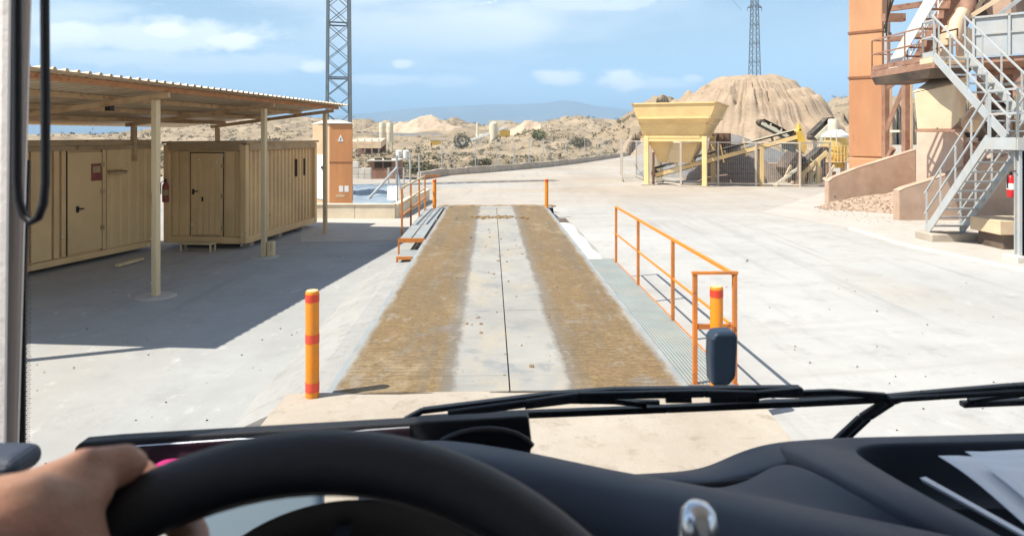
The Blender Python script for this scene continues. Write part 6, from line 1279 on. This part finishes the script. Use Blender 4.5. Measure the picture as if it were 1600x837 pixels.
def wipers():
    Y = 1.10
    def pl(mb, pts, w, h=None, y=Y):
        for a, b_ in zip(pts, pts[1:]): mb.bar(P(*a, y), P(*b_, y), h or .014, w, (0, 0, 1))
        return mb
    t = build(pl(MB(), [(632, 656), (660, 641), (860, 616), (960, 609), (1250, 606)], .0075), 'wiper', M['wiper'], TR, bevel=.0015)
    build(pl(MB(), [(636, 657), (735, 650), (1041, 638), (1250, 629), (1386, 622)], .010, y=Y + .004), 'blade', M['wiper'], t, bevel=.0015)
    build(pl(MB(), [(700, 646), (820, 630), (905, 618), (1100, 614), (1180, 616), (1254, 610)], .0115, .010, Y - .012), 'frame', M['wiper'], t, bevel=.002)
    build(pl(MB(), [(820, 634), (900, 624), (960, 626), (1010, 632)], .008, .008, Y - .002), 'link', M['wiper'], t); build(pl(MB(), [(1150, 622), (1200, 616), (1300, 612), (1384, 618)], .008, .008, Y - .002), 'link', M['wiper'], t)
    build(pl(MB(), [(880, 626), (1030, 628)], .006, .008, Y + .002), 'link', M['wiper'], t); build(pl(MB(), [(1040, 622), (1080, 622)], .012, .008, Y + .002), 'link', M['wiper'], t); build(pl(MB(), [(1110, 624), (1185, 622)], .009, .008, Y + .002), 'link', M['wiper'], t)
    for o in (0, 13): build(pl(MB(), [(1300 + o, 694), (1345 + o, 652), (1382 + o, 628), (1398 + o, 622)], .007 if o else .010, .010, Y + .012 * (o > 0)), 'arm', M['wiper'], t, bevel=.002)
    s = build(pl(MB(), [(1386, 621), (1440, 616), (1584, 604), (1700, 597), (1950, 583)], .010, y=Y + .006), 'wiper', M['wiper'], TR, bevel=.002)
    build(pl(MB(), [(1390, 624), (1470, 619), (1600, 611), (1900, 596)], .008, .01, Y - .004), 'arm', M['wiper'], s, bevel=.002)
    build(pl(MB(), [(1502, 631), (1600, 627), (1900, 612)], .009, y=Y + .012), 'blade', M['wiper'], s, bevel=.002); build(pl(MB(), [(1514, 626), (1560, 619), (1600, 615), (1900, 600)], .006, .01, Y + .008), 'frame', M['wiper'], s)
    m = MB().prism([P(u, v, 1.36) for u, v in ((1112, 530), (1119, 520), (1150, 519), (1154, 528), (1151, 590), (1140, 604), (1113, 604), (1111, 560))], (0, .045, 0))
    o = build(m, 'front_mirror', M['mirror'], TR, bevel=.008, seg=4); build(MB().tube([P(1130, 602, 1.385), P(1132, 615, 1.385), P(1250, 617, 1.36), P(1390, 621, 1.3), P(1900, 590, 1.25)], .006, 8), 'stalk', M['wiper'], o)
wipers()
def papers():
    def sheet(q, bend, label, seed, z=0):
        a, b_, c, d = (P(*p) + V((0, 0, z)) for p in q); rows = []
        for i in range(9):
            k = i / 8; l, r = a.lerp(d, k), b_.lerp(c, k); rows.append([l.lerp(r, j / 10) + V((0, 0, bend * math.sin(math.pi * k) * (1 - j / 10) + .0015 * math.sin(j * 1.1 + seed + i * .5))) for j in range(11)])
        o = build(MB().grid(rows), 'paper_sheet', M['paper'], smooth=80); s = o.modifiers.new('t', 'SOLIDIFY'); s.thickness = .0007; tag(o, label, 'paper', 'papers lying in the dashboard tray')
    sheet([(1466, 713, .80), (1760, 711, .80), (1880, 880, .60), (1618, 830, .61)], .004, 'white sheet of paper on top with its long edge slanting across the dashboard tray', 1)
    sheet([(1508, 703, .845), (1800, 704, .84), (1880, 800, .66), (1640, 780, .68)], .0, 'sheet of paper whose corner pokes out behind the top sheet', 4)
    sheet([(1535, 733, .755), (1800, 731, .755), (1900, 880, .59), (1660, 832, .60)], .002, 'smaller folded sheet of paper lying over the top sheet', 2, .004)
    rows = [[P(1437 + 175 * k + du, 746 + 97 * k + dv, .755 - .175 * k) for du, dv in ((0, 0), (9, -2), (13, 3), (5, 7))] for k in np.linspace(0, 1, 8)]
    m = MB(); m.grid([r + [r[0]] for r in rows]); m.f += [(0, 1, 2, 3), tuple(35 + j for j in (3, 2, 1, 0))]
    tag(build(m, 'document_folder', M['paper'], smooth=60), 'narrow white folded paper edge lying along the near rim of the dashboard tray', 'paper')
papers()
def person():
    t = thing('person', 'bare hand of a person in a dark sleeve gripping the black steering wheel', 'person', (-.40, -.35, 2.35)); mb = MB()
    def chain(pts, rs, n=12):
        pts = [V(p) for p in pts]
        for (p, a), (q, b_) in zip(zip(pts, rs), list(zip(pts, rs))[1:]):
            k = 6; mb.tube([p.lerp(q, i / k) for i in range(k + 1)], [a + (b_ - a) * i / k for i in range(k + 1)], n)
        for p, r in zip(pts, rs): mb.ell(p, (r, r, r), 12, 8)
    wr = P(-215, 885, .295); wr2 = wr + V((-.02, -.03, -.01)); el = V((-.52, -.06, 2.34)); sh = V((-.40, -.42, 2.62))
    TIPS = ((119, .0122, 1.0), (126.5, .0124, 1.08), (134, .0117, 1.0), (141, .0102, .82)); mc = []
    for T, r, L in TIPS:
        m = wheel(T + 7, .027, .011); mc.append(m)
        chain([m, wheel(T + 2.5, .033, -.020 * L), wheel(T - 1, .010, -.0325), wheel(T - 4, -.018 * L, -.0300), wheel(T - 5, -.031 * L, -.020)], [r * 1.08, r, r * .92, r * .85, r * .72])
    for m, (T, r, L) in zip(mc, TIPS): chain([wr.lerp(m, .0), wr.lerp(m, .5) + V((0, -.003, .004)), m], [.021, .0185, r * 1.15])
    chain([mc[0], mc[1], mc[2], mc[3]], [.0125, .0125, .012, .011]); chain([wr.lerp(mc[0], .6), wr.lerp(mc[1], .6), wr.lerp(mc[2], .6), wr.lerp(mc[3], .6)], [.016, .016, .015, .014])
    th = [P(-95, 850, .315), P(44, 786, .352), P(138, 740, .382), P(192, 726, .394), P(210, 723.5, .398)]
    chain(th, [.0205, .0165, .0138, .0118, .0080]); chain([P(-95, 860, .315), P(40, 815, .345), P(104, 800, .360), P(138, 766, .373)], [.026, .0235, .0175, .0135]); chain([P(40, 815, .345), P(118, 868, .354)], [.0225, .017]); chain([P(104, 800, .36), P(118, 868, .354), P(60, 930, .345)], [.0165, .0165, .017]); chain([wr, th[0]], [.024, .0205]); chain([th[0], mc[0]], [.017, .0125]); chain([th[1], mc[0].lerp(wr, .25)], [.0135, .013])
    chain([wr + V((.0, 0, .006)), wr2, wr2.lerp(el, .35), wr2.lerp(el, .7), el], [.024, .0265, .034, .041, .040], 16); chain([wr + V((-.012, 0, -.012)), wr2 + V((-.01, 0, -.01))], [.022, .025], 14); chain([el, el.lerp(sh, .3)], [.042, .046], 16)
    for k, (a, b_) in enumerate(((0, .62), (.12, .7), (.25, .78))): chain([th[0].lerp(th[1], .3 + a) + V((0, -.004, .010)), mc[0].lerp(wr, .35 - a) + V((0, -.006, .012))], [.004, .0035], 8)
    for m in mc[:3]: chain([wr + V((0, -.006, .022)), wr.lerp(m, .6) + V((0, -.006, .017)), m + V((0, -.005, .008))], [.005, .0048, .006], 8)
    chain([th[2] + V((-.003, -.002, .006)), th[2] + V((.003, -.001, .006))], [.009, .009], 10)
    o = build(mb, 'body', M['skin'], t, fix=True); o.data.polygons.foreach_set('use_smooth', [True] * len(o.data.polygons))
    r = o.modifiers.new('remesh', 'REMESH'); r.mode = 'VOXEL'; r.voxel_size = .0024; r.use_smooth_shade = True
    s = o.modifiers.new('smooth', 'SMOOTH'); s.factor = .5; s.iterations = 6
    tp = P(206, 717, .3925); nl = MB().ell(tp, (.0062, .0035, .0042), 12, 8); n_ = build(nl, 'thumb_nail', M['nail'], t, smooth=80); n_.rotation_euler = (R_(-25), R_(-10), R_(15))
    mb2 = MB(); d = (sh - el); mb2.tube([el.lerp(sh, .02), el.lerp(sh, .05), el.lerp(sh, .3), el.lerp(sh, .7), sh], [.056, .058, .06, .068, .06], 20); build(mb2, 'sleeve', M['sleeve'], t, smooth=60)
M['nail'] = mat('finger_nail', (0.48, 0.27, 0.20), .35, var=.06, bump=0)
person()
